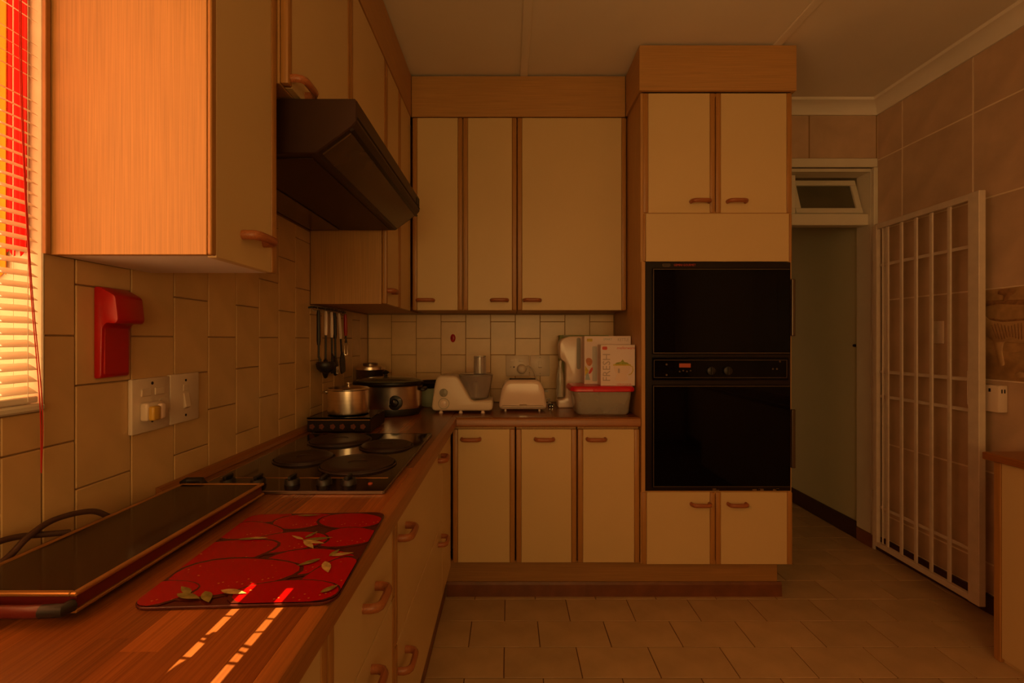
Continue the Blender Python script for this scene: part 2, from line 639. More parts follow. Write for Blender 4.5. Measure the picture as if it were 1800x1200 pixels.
# ---- passage beyond the doorway
struct('wall_passage', rbox(DX1 + 0.012, DX1 + 0.2, YB + 0.141, 5.5, -0.1, ZC + 0.1), 'passage_paint', 'plain green grey passage wall beyond the doorway')
bm = B()
box(bm, 1.0, 1.2, YB + 0.141, 4.40, -0.1, ZC + 0.1)
box(bm, 1.0, 1.2, 4.68, 5.5, -0.1, ZC + 0.1)
box(bm, 1.0, 1.2, 4.40, 4.68, 2.05, ZC + 0.1)  # unseen opening below this piece, added to let daylight into the passage
struct('wall_passage_inner', bm, 'passage_paint', 'passage wall hidden behind the tall oven unit')
struct('wall_passage_end', rbox(1.2, DX1 + 0.2, 5.4, 5.6, -0.1, ZC + 0.1), 'passage_paint', 'end wall of the passage')
struct('baseboard_passage', rbox(DX1 - 0.004, DX1 + 0.012, YB + 0.141, 5.4, 0, 0.115, bev=0.004), 'dark_skirting_y', 'dark skirting board along the passage wall')
struct('baseboard_right', rbox(XR - 0.018, XR, YR, YB - 0.002, 0, 0.09, bev=0.004), 'dark_skirting_y', 'dark skirting board along the right wall')
struct('baseboard_doorway', rbox(DX1 - 0.008, DX1 - 0.0005, YB + 0.002, YB + 0.14, 0, 0.085, bev=0.002), 'dark_skirting_x', 'brown skirting piece in the door reveal')

# ---- tiles of the splashback on the left and back walls
CW = 0.1455
ZJ = [[0.794, 1.0035, 1.2157, 1.423, 1.632, 1.841], [0.892, 1.104, 1.318, 1.527, 1.736, 1.945]]


def wall_tiles(parent, plane, face, cols, m, gap=0.003, th=0.005, bev=0.0016):
    cache = {}
    for (u0, u1, zs, zmin, zmax) in cols:
        for i in range(len(zs) - 1):
            a, b = max(zs[i], zmin), min(zs[i + 1], zmax)
            if b - a < 0.012 or u1 - u0 < 0.008:
                continue
            key = (round(u1 - u0, 4), round(b - a, 4))
            cen = Vector(fpt(plane, face, (u0 + u1) / 2, th / 2 - 0.001, (a + b) / 2))
            if key in cache:
                link('tile', cache[key], cen, parent)
            else:
                o = obj('tile', fbox(B(), plane, face, u0 + gap / 2, u1 - gap / 2, -0.001, th - 0.001, a + gap / 2, b - gap / 2, bev), m, parent)
                cache[key] = o.data


cols = []
for k in range(-4, 15):
    u0, u1 = 0.988 + k * CW, min(0.988 + (k + 1) * CW, YB - 0.004)
    zs = ZJ[k % 2]
    if u1 <= u0:
        continue
    if u1 < WY1:
        cols.append((u0, u1, zs, WT, WZ0 - 0.002))
    elif u0 < WY1:
        cols.append((u0, WY1, zs, WT, WZ0 - 0.002))
        cols.append((WY1, u1, zs, WT, 1.476))
    else:
        mid = (u0 + u1) / 2
        cols.append((u0, u1, zs, WT, 1.476 if mid < 1.15 else (1.79 if mid < 2.1 else 1.468)))
wall_tiles(wall_left, 'x+', XL, cols, 'splash_tile')
BW = 0.1553
cols = []
for k in range(0, 11):
    u0 = max(-0.738 + (k - 1) * BW, XL + 0.006)
    u1 = min(-0.738 + k * BW, 0.655)
    cols.append((u0, u1, ZJ[(k + 1) % 2], WT, 1.468))
wall_tiles(wall_back, 'y-', YB, cols, 'splash_tile')

# ---- large tiles of the right wall and above the door
ys = [YB - 0.004, 2.84, 2.406, 1.972, 1.538, 1.104, 0.67, 0.236]
zs = [-0.2, 0.234, 0.674, 1.119, 1.553, 1.995, 2.435, 2.72]
cols = []
for i in range(len(ys) - 1):
    if i == 2:
        cols.append((ys[i + 1], ys[i], zs[:4], 0.09, ZC - 0.07))
        cols.append((ys[i + 1], ys[i], zs[4:], 0.09, ZC - 0.07))
    else:
        cols.append((ys[i + 1], ys[i], zs, 0.09, ZC - 0.07))
wall_tiles(wall_right, 'x-', XR, cols, 'wall_tile', gap=0.008, th=0.0026, bev=0.0008)
wall_tiles(wall_back, 'y-', YB, [(1.43, 1.882, [2.445, 2.72], 0, 3), (1.882, XR - 0.006, [2.445, 2.72], 0, 3)], 'wall_tile', gap=0.008, th=0.0026, bev=0.0008)

# the relief picture tile on the right wall: an antelope with a tree behind it
ty0, ty1, tz0, tz1 = 1.972 + 0.0025, 2.406 - 0.0025, 1.119 + 0.0025, 1.553 - 0.0025
dt = obj('decor_tile', rbox(XR - 0.006, XR + 0.001, ty0, ty1, tz0, tz1, bev=0.002), 'decor_tile', wall_right)
dt['label'] = 'brown relief tile with a striped antelope under a tree'


def relief(name, pts, m, depth, base=0.0055):
    """outline in tile units: a = 0..1 from the far edge towards the camera, b = 0..1 upwards"""
    P = [(ty1 - a * (ty1 - ty0), tz0 + b * (tz1 - tz0)) for a, b in smooth_poly(pts, 0.03, 3)]
    return obj(name, prism(B(), P, 'x', XR - base - depth, XR - base, 0.0015, 1), m, dt, 50)


relief('relief_ground', [(0.01, 0.01), (0.99, 0.01), (0.99, 0.30), (0.7, 0.36), (0.45, 0.30), (0.2, 0.34), (0.01, 0.28)], 'decor_tile', 0.002)
relief('relief_hill', [(0.01, 0.80), (0.30, 0.83), (0.60, 0.80), (0.99, 0.85), (0.99, 0.89), (0.55, 0.86), (0.2, 0.88), (0.01, 0.85)], 'decor_dark', 0.0015)
relief('relief_tree', [(0.34, 0.86), (0.36, 0.92), (0.28, 0.94), (0.30, 0.99), (0.44, 0.99), (0.50, 0.95), (0.42, 0.91), (0.40, 0.86)], 'decor_dark', 0.003)
relief('relief_antelope', [(0.08, 0.70), (0.14, 0.72), (0.20, 0.66), (0.34, 0.63), (0.55, 0.64), (0.72, 0.65), (0.80, 0.66), (0.84, 0.58), (0.80, 0.47),
                           (0.82, 0.34), (0.80, 0.16), (0.76, 0.16), (0.75, 0.34), (0.70, 0.42), (0.55, 0.40), (0.36, 0.42), (0.34, 0.32), (0.37, 0.16),
                           (0.32, 0.15), (0.28, 0.30), (0.25, 0.44), (0.17, 0.48), (0.12, 0.55), (0.06, 0.54), (0.03, 0.60)], 'decor_light', 0.006)
for k in range(17):
    a = 0.26 + k * 0.032
    L, tl, w = 0.15 + 0.03 * math.sin(k * 0.9), 0.35 - k * 0.038, 0.006
    relief('relief_stripe', [(a - w + tl * L / 2, 0.53 - L / 2), (a + w + tl * L / 2, 0.53 - L / 2), (a + w * 0.4 - tl * L / 2, 0.53 + L / 2), (a - w * 0.4 - tl * L / 2, 0.53 + L / 2)],
           'decor_dark', 0.001, 0.0115)
relief('relief_outline', [(0.20, 0.69), (0.34, 0.655), (0.55, 0.665), (0.80, 0.685), (0.80, 0.665), (0.55, 0.643), (0.34, 0.633), (0.20, 0.663)], 'decor_dark', 0.004)
relief('relief_grass', [(0.45, 0.07), (0.52, 0.11), (0.62, 0.07), (0.53, 0.03)], 'decor_light', 0.004)

# ---- left window: frame, panes, sill
wf = struct('window_1', rbox(XL - 0.20, XL - 0.16, WY0, WY1, WZ0, WZ0 + 0.05), 'paint_white', 'white framed kitchen window behind the blind')
for a in ((WY0, WY1, WZ1 - 0.05, WZ1), (WY0, WY0 + 0.05, WZ0, WZ1), (WY1 - 0.05, WY1, WZ0, WZ1), (0.10, 0.15, WZ0, WZ1)):
    obj('window_frame', rbox(XL - 0.20, XL - 0.16, *a, bev=0.004), 'paint_white', wf)
obj('window_sill', rbox(XL - 0.16, XL + 0.012, WY0, WY1, WZ0 - 0.001, WZ0 + 0.014, bev=0.004), 'paint_white', wf)
obj('window_reveal', rbox(XL - 0.235, XL + 0.004, WY1 - 0.0005, WY1 + 0.006, WZ0 - 0.001, WZ1, bev=0.002), 'paint_white', wf)

# rear window frame behind the camera
rw = struct('window_2', rbox(RX0, RX1, YR - 0.06, YR - 0.01, RZ0, RZ0 + 0.05), 'paint_white', 'wide white framed window behind the camera')
for a in ((RX0, RX1, RZ1 - 0.05, RZ1), (RX0, RX0 + 0.05, RZ0, RZ1), (RX1 - 0.05, RX1, RZ0, RZ1), (0.22, 0.27, RZ0, RZ1)):
    obj('window_frame', rbox(a[0], a[1], YR - 0.06, YR - 0.01, a[2], a[3], bev=0.004), 'paint_white', rw)

# ---- door frame with its transom light
df = struct('door_1', rbox(DX0, DX1 + 0.02, YB - 0.012, YB + 0.015, DZ, DZ + 0.055, bev=0.004), 'paint_white', 'white door frame with an open transom window above the doorway')
obj('frame_post', rbox(DX1 - 0.004, DX1 + 0.022, YB - 0.012, YB + 0.015, 0, DZ - 0.001, bev=0.003), 'paint_white', df)
obj('frame_lining', rbox(DX1 - 0.006, DX1 - 0.0005, YB + 0.016, YB + 0.138, 0.09, DZ - 0.001), 'paint_white', df)
obj('frame_lining', rbox(DX0, DX1 - 0.007, YB + 0.016, YB + 0.138, DZ - 0.02, DZ - 0.0005), 'paint_white', df)
obj('transom_bar', rbox(DX0, DX1 - 0.007, YB + 0.03, YB + 0.10, 2.036, 2.110, bev=0.004), 'paint_white', df)


def sash(x0, x1, lean):
    zb, h = 2.118, 0.245
    w, y0 = 0.036, YB + 0.075
    M = Matrix.Translation((0, y0, zb)) @ Matrix.Rotation(-lean, 4, 'X')
    f = None
    for a in ((x0, x1, 0, w), (x0, x1, h - w, h), (x0, x0 + w, w, h - w), (x1 - w, x1, w, h - w)):
        bm = rbox(a[0], a[1], -0.016, 0.016, a[2], a[3], bev=0.003)
        bm.transform(M)
        o = obj('sash_rail' if f else 'transom_sash', bm, 'paint_white', f or df)
        f = f or o
    bm = rbox(x0 + w, x1 - w, -0.003, 0.003, w, h - w)
    bm.transform(M)
    obj('pane', bm, 'pane_glass', f)


sash(1.84, 2.268, 0.32)
sash(DX0 + 0.004, 1.832, 0.0)

# ------------------------------------------------------------------ cupboards
UF = -0.55          # front of the left wall cupboards (doors)
UZ0, UZ1 = 1.474, 2.55
BF = 2.43           # front of the base doors, back run
BU = 2.70           # front of the wall cupboards, back run


def carcass(parent, x0, x1, y0, y1, z0, z1, m='oak_z', bev=0.0015):
    return obj('body', rbox(x0, x1, y0, y1, z0, z1, bev=bev), m, parent)


XT = XL + 0.006      # back of anything that hangs on the tiles
UN = -0.574
# nearest wall cupboard on the left: its oak end panel takes the window light
t = thing('wall_cupboard', 'wall cupboard nearest the window with a brightly lit oak end panel', 'cupboard', (-0.72, 1.04, UZ0))
obj('end_panel', rbox(XL + 0.0005, UN - 0.008, 0.930, 0.947, UZ0, UZ1, bev=0.0008), 'oak_z', t)
obj('front_lipping', rbox(UN - 0.0075, UN + 0.001, 0.9305, 0.947, UZ0, UZ1, bev=0.002), 'edge_oak_z', t)
obj('back_lipping', rbox(XL + 0.0005, XL + 0.010, 0.9185, 0.929, UZ0, UZ1, bev=0.001), 'edge_oak_z', t)  # recess shade put into the strip's colour by the darker oak
obj('body', rbox(XL + 0.002, UN - 0.020, 0.953, 1.192, UZ0 + 0.012, UZ1), 'oak_z', t)
obj('bottom_panel', rbox(XL + 0.006, UN - 0.020, 0.948, 1.192, UZ0 + 0.0005, UZ0 + 0.0115), 'white_melamine', t)
door(t, 'x+', UN, 0.947, 1.194, UZ0 - 0.004, UZ1, strips=(0, 1), hs=[(1.085, UZ0 + 0.062)])

# cupboard above the hood
t = thing('wall_cupboard', 'two-door wall cupboard directly above the brown cooker hood', 'cupboard', (-0.72, 1.66, 1.945))
carcass(t, XL + 0.002, UF - 0.019, 1.197, 2.155, 1.945, UZ1)
door(t, 'x+', UF, 1.197, 1.675, 1.945, UZ1, hs=[(1.262, 1.968)])
door(t, 'x+', UF, 1.675, 2.155, 1.945, UZ1, hs=[])
# far cupboard on the left wall
t = thing('wall_cupboard', 'corner wall cupboard beyond the hood above the hanging kitchen tools', 'cupboard', (-0.72, 2.5, UZ0))
obj('end_panel', rbox(XL + 0.002, UF - 0.020, 2.160, 2.178, UZ0 - 0.004, UZ1, bev=0.0015), 'oak_z', t)
obj('body', rbox(XL + 0.006, UF - 0.020, 2.179, 3.028, UZ0, UZ1), 'oak_z', t)
door(t, 'x+', UF, 2.160, 2.425, UZ0 - 0.004, UZ1, hs=[(2.225, UZ0 + 0.058)])
door(t, 'x+', UF, 2.425, 2.694, UZ0 - 0.004, UZ1, name='corner_panel', strips=(1, 0))

# wall cupboards of the back run
t = thing('wall_cupboard', 'two-door cream wall cupboard above the food processor and slow cooker', 'cupboard', (-0.25, 2.87, UZ0))
carcass(t, -0.530, 0.043, BU + 0.019, 3.024, UZ0, UZ1)
door(t, 'y-', BU, -0.541, -0.260, UZ0, UZ1, hs=[(-0.466, UZ0 + 0.056)])
door(t, 'y-', BU, -0.258, 0.043, UZ0, UZ1, hs=[(-0.054, UZ0 + 0.056)])
t = thing('wall_cupboard', 'wide single-door cream wall cupboard beside the tall oven unit', 'cupboard', (0.35, 2.87, UZ0))
carcass(t, 0.046, 0.652, BU + 0.019, 3.024, UZ0, UZ1)
door(t, 'y-', BU, 0.045, 0.655, UZ0, UZ1, hs=[(0.128, UZ0 + 0.056)])

# oak fascia boards closing the gap to the ceiling
f = obj('cupboard_fascia', rbox(UF - 0.030, UF + 0.004, 0.928, BU - 0.002, UZ1 + 0.003, ZC - 0.011, bev=0.001), 'oak_y')
tag(f, 'oak fascia board above the left wall cupboards and hood', 'fascia')
f = obj('cupboard_fascia', rbox(UF + 0.006, 0.648, BU - 0.004, BU + 0.014, UZ1 + 0.003, ZC - 0.011, bev=0.001), 'oak_x')
tag(f, 'oak fascia board above the three back wall cupboard doors', 'fascia')
t = thing('cupboard_fascia', 'boxed oak fascia on top of the tall oven unit', 'fascia', (1.04, 2.6, UZ1))
obj('front_board', rbox(0.650, 1.434, 2.412, 2.430, UZ1 + 0.003, ZC - 0.011, bev=0.0012), 'oak_x', t)
obj('side_board', rbox(0.650, 0.668, 2.4305, BU - 0.006, UZ1 + 0.003, ZC - 0.011, bev=0.0012), 'oak_y', t)
obj('side_board', rbox(1.416, 1.434, 2.4305, YB - 0.1, UZ1 + 0.003, ZC - 0.011, bev=0.0012), 'oak_y', t)

# tall oven unit
TX0, TX1 = 0.660, 1.420
t = thing('oven_cupboard', 'tall cream and oak unit housing the black double oven', 'cupboard', (1.04, 2.72, 0.18))
obj('side_panel', rbox(TX0, TX0 + 0.018, BF + 0.002, 3.026, 0.184, UZ1, bev=0.0012), 'oak_z', t)
obj('side_panel', rbox(TX1 - 0.018, TX1, BF + 0.002, 3.026, 0.184, UZ1, bev=0.0012), 'oak_z', t)
obj('back_panel', rbox(TX0 + 0.019, TX1 - 0.019, 3.012, 3.026, 0.184, UZ1), 'oak_z', t)
for z in (0.184, 0.535, 1.712, 1.94, UZ1 - 0.018):
    obj('shelf', rbox(TX0 + 0.019, TX1 - 0.019, BF + 0.004, 3.011, z, z + 0.016), 'oak_x', t)
door(t, 'y-', BF, TX0 + 0.012, 1.036, 1.946, UZ1, hs=[(0.958, 2.003)])
door(t, 'y-', BF, 1.037, TX1 + 0.002, 1.946, UZ1, hs=[(1.141, 2.003)])
door(t, 'y-', BF, TX0 + 0.012, TX1 + 0.002, 1.702, 1.945, name='filler_panel', sw=0.014)
door(t, 'y-', BF, TX0 + 0.004, 1.036, 0.181, 0.546, hs=[(0.960, 0.486)])
door(t, 'y-', BF, 1.037, TX1 + 0.004, 0.181, 0.546, hs=[(1.144, 0.486)])
obj('oven_stile', rbox(TX0, TX0 + 0.020, BF - 0.016, BF + 0.0015, 0.548, 1.70, bev=0.002), 'oak_z', t)

# base cupboards of the back run
for (a, b, hu, lab) in ((-0.285, 0.030, -0.192, 'cream base cupboard in the corner under the food processor'),
                        (0.034, 0.340, 0.177, 'middle cream base cupboard under the white toaster'),
                        (0.344, 0.656, 0.437, 'cream base cupboard under the red-lidded box beside the oven')):
    t = thing('base_cupboard', lab, 'cupboard', ((a + b) / 2, 2.72, 0.19))
    carcass(t, a + 0.001, b - 0.001, BF + 0.019, 3.026, 0.190, 0.874)
    door(t, 'y-', BF, a, b, 0.190, 0.862, hs=[(hu, 0.812)])

# base units of the left run
LF = -0.292
t = thing('drawer_unit', 'wide two-drawer unit under the hob with two handles on each drawer', 'drawers', (-0.58, 1.68, 0.18))
carcass(t, XL + 0.006, LF - 0.019, 1.236, 2.104, 0.184, 0.874)
door(t, 'x+', LF, 1.2345, 2.106, 0.522, 0.872, name='drawer', strips=(1, 0), hs=[(1.320, 0.787), (2.035, 0.812)])
door(t, 'x+', LF, 1.2345, 2.106, 0.182, 0.520, name='drawer', strips=(1, 0), hs=[(1.315, 0.440), (2.035, 0.466)])
t = thing('corner_filler', 'narrow cream filler panel in the corner beside the hob drawers', 'cupboard', (-0.58, 2.26, 0.18))
carcass(t, XL + 0.006, LF - 0.019, 2.110, 3.026, 0.184, 0.874)
door(t, 'x+', LF, 2.107, 2.416, 0.182, 0.872, name='panel', strips=(0, 0))
t = thing('drawer_unit', 'stack of three drawers under the strawberry chopping board', 'drawers', (-0.58, 1.0, 0.18))
carcass(t, XL + 0.006, LF - 0.019, 0.780, 1.230, 0.184, 0.874)
door(t, 'x+', LF, 0.778, 1.2325, 0.662, 0.872, name='drawer', hs=[(1.012, 0.772)])
door(t, 'x+', LF, 0.778, 1.2325, 0.424, 0.660, name='drawer', hs=[(0.98, 0.612)])
door(t, 'x+', LF, 0.778, 1.2325, 0.182, 0.422, name='drawer', hs=[(0.98, 0.372)])
t = thing('base_cupboard', 'base cupboard nearest the camera under the window worktop', 'cupboard', (-0.58, 0.3, 0.18))
carcass(t, XL + 0.006, LF - 0.019, -0.28, 0.774, 0.184, 0.874)
door(t, 'x+', LF, 0.250, 0.776, 0.182, 0.872, hs=[(0.33, 0.80)])
door(t, 'x+', LF, -0.28, 0.248, 0.182, 0.872, hs=[(0.17, 0.80)])

# plinths and the brown skirting in front of them
p = obj('plinth', rbox(-0.336, 1.375, 2.480, 2.500, 0.0, 0.180, bev=0.0015), 'plinth')
tag(p, 'recessed oak plinth board under the back base cupboards', 'plinth')
p = obj('plinth', rbox(-0.356, -0.337, -0.28, 2.500, 0.0, 0.180, bev=0.0015), 'plinth')
tag(p, 'recessed plinth board under the left drawers', 'plinth')
sk = obj('plinth_skirting', prism(B(), [(2.466, 0.0), (2.479, 0.0), (2.479, 0.072), (2.474, 0.072), (2.467, 0.060)], 'x', -0.32, 1.392), 'plinth_skirting')
tag(sk, 'reddish brown skirting strip at the foot of the back plinth', 'skirting')
sk = obj('plinth_skirting', rbox(-0.336, -0.324, -0.28, 2.465, 0.0, 0.072, bev=0.003), 'plinth_skirting')
tag(sk, 'dark brown skirting strip at the foot of the left drawers', 'skirting')

# ---- worktop: core, staves and rounded front lipping
wt = thing('worktop', 'L-shaped worktop of glossy reddish wooden staves', 'worktop', (-0.5, 1.4, 0.88))
WX, WYF = -0.262, 2.41          # front edges
obj('core', rbox(XL + 0.006, WX - 0.03, -0.30, 3.028, 0.876, WT - 0.004), 'worktop_edge_y', wt)
obj('core', rbox(WX - 0.029, 0.656, WYF + 0.03, 3.028, 0.876, WT - 0.004), 'worktop_edge_x', wt)
lip = [(0, 0.876), (0.026, 0.876), (0.030, 0.882), (0.030, WT - 0.012), (0.026, WT - 0.004), (0.018, WT), (0, WT)]
obj('front_lipping', prism(B(), [(WX - 0.03 + a, z) for a, z in lip], 'y', -0.30, WYF + 0.029), 'worktop_edge_y', wt, 30)
obj('front_lipping', prism(B(), [(WYF + 0.03 - a, z) for a, z in lip], 'x', WX - 0.004, 0.656), 'worktop_edge_x', wt, 30)
sw = 0.0488
x = WX - 0.0305
while x - sw > XL + 0.004:
    y = -0.30
    first = True
    while y < 3.02:
        L = random.uniform(0.25, 0.75) if first else random.choice((0.62, 0.74, 0.86))
        first = False
        y1 = min(y + L, 3.028)
        obj('stave', rbox(x - sw + 0.0001, x - 0.0001, y + 0.0001, y1 - 0.0001, WT - 0.0039, WT), 'stave_y', wt)
        y = y1
    x -= sw
y = WYF + 0.0305
while y < 3.0:
    y1 = min(y + sw, 3.028)
    x = WX - 0.028
    for x1 in (random.uniform(-0.1, 0.2), 0.656):
        obj('stave', rbox(x + 0.0001, x1 - 0.0001, y + 0.0001, y1 - 0.0001, WT - 0.0039, WT), 'stave_x', wt)
        x = x1
    y = y1
us = obj('worktop_upstand', prism(B(), [(XL + 0.0055, WT + 0.0005), (XL + 0.030, WT + 0.0005), (XL + 0.026, WT + 0.010), (XL + 0.014, WT + 0.018), (XL + 0.0055, WT + 0.020)], 'y', 1.21, 2.30), 'worktop_edge_y')
tag(us, 'thin wooden sealing strip between the hob and the tiles', 'strip')

# ---- counter on the right wall
t = thing('side_counter', 'shallow cream counter with wooden top on the right wall', 'counter', (2.15, 0.8, 0))
obj('body', rbox(2.012, XR - 0.02, -0.2, 1.985, 0.0, 0.812), 'cream', t)
obj('end_strip', rbox(1.994, 2.012, 1.962, 1.992, 0.0, 0.812, bev=0.003), 'edge_oak_z', t)
obj('front_panel', rbox(1.996, 2.011, -0.2, 1.960, 0.02, 0.812, bev=0.001), 'cream', t)
obj('counter_top', rbox(1.972, XR - 0.007, -0.2, 2.018, 0.813, 0.845, bev=0.005, seg=2), 'worktop_edge_y', t)

# ---- cupboard behind the camera that the oven glass mirrors
t = thing('rear_cupboard', 'cream two-door cupboard behind the camera, mirrored in the oven glass', 'cupboard', (1.8, -1.6, 0))
carcass(t, 1.35, 2.28, YR + 0.004, -1.419, 0.0, 0.90, 'cream')
door(t, 'y+', -1.40, 1.35, 1.815, 0.08, 0.89, hs=[(1.74, 0.82)])
door(t, 'y+', -1.40, 1.815, 2.28, 0.08, 0.89, hs=[(1.89, 0.82)])

# ------------------------------------------------------------------ cooker hood
HY0, HY1 = 1.262, 2.150
prof = [(XL + 0.006, 1.94), (-0.404, 1.94), (-0.398, 1.934), (-0.398, 1.880), (-0.410, 1.866), (-0.505, 1.796), (XL + 0.006, 1.796)]
t = thing('cooker_hood', 'dark brown cooker hood with slanted visor above the hob', 'cooker hood', (-0.64, 1.7, 1.796))
obj('body', prism(B(), prof, 'y', HY0, HY1, 0.003, 1), 'hood_brown', t)
# smoked visor glass on the slope
dx, dz = (-0.505 + 0.410), (1.796 - 1.866)
L = math.hypot(dx, dz)
nx, nz = 0.593, -0.805


def slope(a, off):
    return (-0.410 + dx * a + nx * off, 1.866 + dz * a + nz * off)


obj('visor', prism(B(), [slope(0.10, -0.001), slope(0.90, -0.001), slope(0.90, 0.004), slope(0.10, 0.004)], 'y', HY0 + 0.02, HY1 - 0.02, 0.001, 1), 'hood_glass', t)
obj('visor_rail', prism(B(), [slope(0.0, 0.0), slope(0.085, 0.0), slope(0.085, 0.006), slope(0.0, 0.008)], 'y', HY0 + 0.004, HY1 - 0.004), 'black_enamel', t)
obj('front_groove', rbox(-0.399, -0.3965, HY0 + 0.004, HY1 - 0.004, 1.888, 1.893), 'dark_hole', t)
obj('grease_filter', rbox(-0.735, -0.525, HY0 + 0.03, HY1 - 0.03, 1.7925, 1.7965, bev=0.001), 'hood_brown', t)
obj('rear_flap', rbox(XL + 0.02, -0.745, HY0 + 0.03, HY1 - 0.03, 1.791, 1.7965, bev=0.001), 'hood_glass', t)
for k in range(2):
    obj('switch', rbox(-0.399, -0.3945, HY1 - 0.045 - k * 0.03, HY1 - 0.025 - k * 0.03, 1.897, 1.922, bev=0.001), 'black_plastic', t)

# ------------------------------------------------------------------ double oven
OX0, OX1, OZ0, OZ1, OY = 0.6815, 1.412, 0.552, 1.700, 2.424
t = thing('double_oven', 'built-in black glass double oven in the tall unit', 'oven', (1.04, 2.6, OZ0))
obj('body', rbox(OX0 + 0.02, OX1 - 0.03, OY + 0.021, 2.98, OZ0 + 0.004, OZ1 - 0.004), 'black_enamel', t)
obj('front_frame', rbox(OX0, OX1, OY, OY + 0.020, OZ0, OZ1, bev=0.004, seg=2), 'black_enamel', t)


def oven_door(z0, z1):
    d = obj('oven_door', rbox(OX0 + 0.034, OX1 - 0.010, OY - 0.014, OY - 0.0005, z0, z1, bev=0.003, seg=2), 'black_glass', t)
    a, b = OX0 + 0.036, OX1 - 0.014
    y = OY - 0.0155
    obj('door_trim', rbox(a, a + 0.004, y, y + 0.002, z0 + 0.006, z1 - 0.006), 'oven_trim', d)
    obj('door_trim', rbox(a, b, y, y + 0.002, z0 + 0.004, z0 + 0.008), 'oven_trim', d)
    obj('door_trim', rbox(a, b, y, y + 0.002, z1 - 0.008, z1 - 0.004), 'oven_trim', d)
    hz0, hz1 = (z0 + 0.09, z1 - 0.055) if z1 > 1.3 else (z0 + 0.10, z1 - 0.12)
    obj('door_handle', rbox(OX1 - 0.009, OX1 + 0.010, OY - 0.026, OY - 0.010, hz0, hz1, bev=0.004, seg=2), 'oven_trim', d)
    return d


oven_door(1.238, 1.668)
oven_door(0.572, 1.085)
pz0, pz1 = 1.108, 1.222
pn = obj('control_panel', rbox(OX0 + 0.034, OX1 - 0.016, OY - 0.012, OY - 0.0005, pz0, pz1, bev=0.003, seg=2), 'black_glass', t)
for (a, b, c, d_) in ((OX0 + 0.040, OX1 - 0.026, pz0 + 0.012, pz0 + 0.0145), (OX0 + 0.040, OX1 - 0.026, pz1 - 0.0145, pz1 - 0.012),
                      (OX0 + 0.040, OX0 + 0.0425, pz0 + 0.012, pz1 - 0.012), (OX1 - 0.0285, OX1 - 0.026, pz0 + 0.012, pz1 - 0.012)):
    obj('panel_trim', rbox(a, b, OY - 0.0135, OY - 0.0118, c, d_), 'oven_trim', pn)
PY = OY - 0.0125
obj('clock_display', rbox(0.848, 0.905, PY - 0.001, PY + 0.001, 1.172, 1.192), 'display_amber', pn)
for k in range(4):
    obj('clock_button', lathe(B(), [(0.004, 0), (0.004, 0.003)], (0.850 + 0.018 * k, PY, 1.152 + 0.004 * (k % 2)), 10, axis='y'), 'oven_trim', pn)
for x in (1.005, 1.088):
    k = obj('oven_knob', lathe(B(), [(0.023, 0), (0.021, 0.012), (0.017, 0.014)], (x, PY, 1.155), 20, axis='y'), 'black_plastic', pn, 40)
    obj('knob_grip', rbox(x - 0.004, x + 0.004, PY - 0.022, PY - 0.0135, 1.136, 1.174, bev=0.002), 'black_plastic', pn)
for x, z in ((0.785, 1.187), (0.785, 1.135), (1.315, 1.165), (1.335, 1.165), (1.350, 1.202)):
    obj('panel_symbol', lathe(B(), [(0.005, 0), (0.005, 0.0012)], (x, PY, z), 10, axis='y'), 'oven_trim', pn)
obj('maker_badge', prism(B(), rrect(0.768, 0.808, 1.676, 1.692, 0.007), 'y', OY - 0.002, OY + 0.001), 'oven_trim', t)
text('badge_lettering', 'DEFY', 0.013, T_front(0.788, OY - 0.0024, 1.684), 'black_plastic', t)
text('maker_lettering', 'GEMINI GOURMET', 0.0155, T_front(0.880, OY - 0.0012, 1.684), 'print_red', t, 0.85)
for k in range(7):
    a = 0.97 + random.uniform(0, 0.42)
    obj('chipped_enamel', rbox(a, a + random.uniform(0.008, 0.03), OY - 0.0008, OY + 0.002, OZ0 + 0.002, OZ0 + random.uniform(0.006, 0.016)), 'steel_dark', t)

# ------------------------------------------------------------------ hob
t = thing('hob', 'black four-plate hob set into the worktop under the hood', 'hob', (-0.565, 1.6, WT))
hz = WT + 0.0005
obj('hob_surface', prism(B(), rrect(-0.812, -0.318, 1.222, 1.972, 0.012), 'z', hz, hz + 0.007, 0.002, 1), 'hob_glass', t, 40)
for a in ((-0.812, -0.318, 1.219, 1.223), (-0.319, -0.315, 1.222, 1.972), (-0.812, -0.318, 1.971, 1.975)):
    obj('hob_trim', rbox(*a, hz, hz + 0.008, bev=0.0012), 'steel_dark', t)
obj('control_line', rbox(-0.80, -0.335, 1.338, 1.342, hz + 0.0068, hz + 0.0080), 'gold_trim', t)
for (x, y, r) in ((-0.462, 1.480, 0.108), (-0.658, 1.555, 0.088), (-0.440, 1.735, 0.088), (-0.640, 1.832, 0.108)):
    p = obj('hot_plate', lathe(B(), [(r, 0), (r, 0.007), (r - 0.006, 0.0105), (r - 0.03, 0.0105), (r * 0.28, 0.0100), (r * 0.26, 0.0075), (0.002, 0.0072)],
                               (x, y, hz + 0.0072), 40), 'cast_iron', t, 40)
    obj('plate_rim', tube(B(), [(x + (r + 0.004) * math.cos(a * PI / 20), y + (r + 0.004) * math.sin(a * PI / 20), hz + 0.0085) for a in range(40)], 0.0032, 6, closed=True), 'cast_iron', p, 60)
for k, x in enumerate((-0.745, -0.665, -0.575, -0.49, -0.425)):
    kb = obj('hob_knob', lathe(B(), [(0.020, 0), (0.019, 0.012), (0.016, 0.015)], (x, 1.282, hz + 0.0072), 18), 'black_plastic', t, 40)
    obj('knob_grip', rbox(x - 0.0045, x + 0.0045, 1.262, 1.302, hz + 0.0222, hz + 0.032, bev=0.002), 'black_plastic', kb)
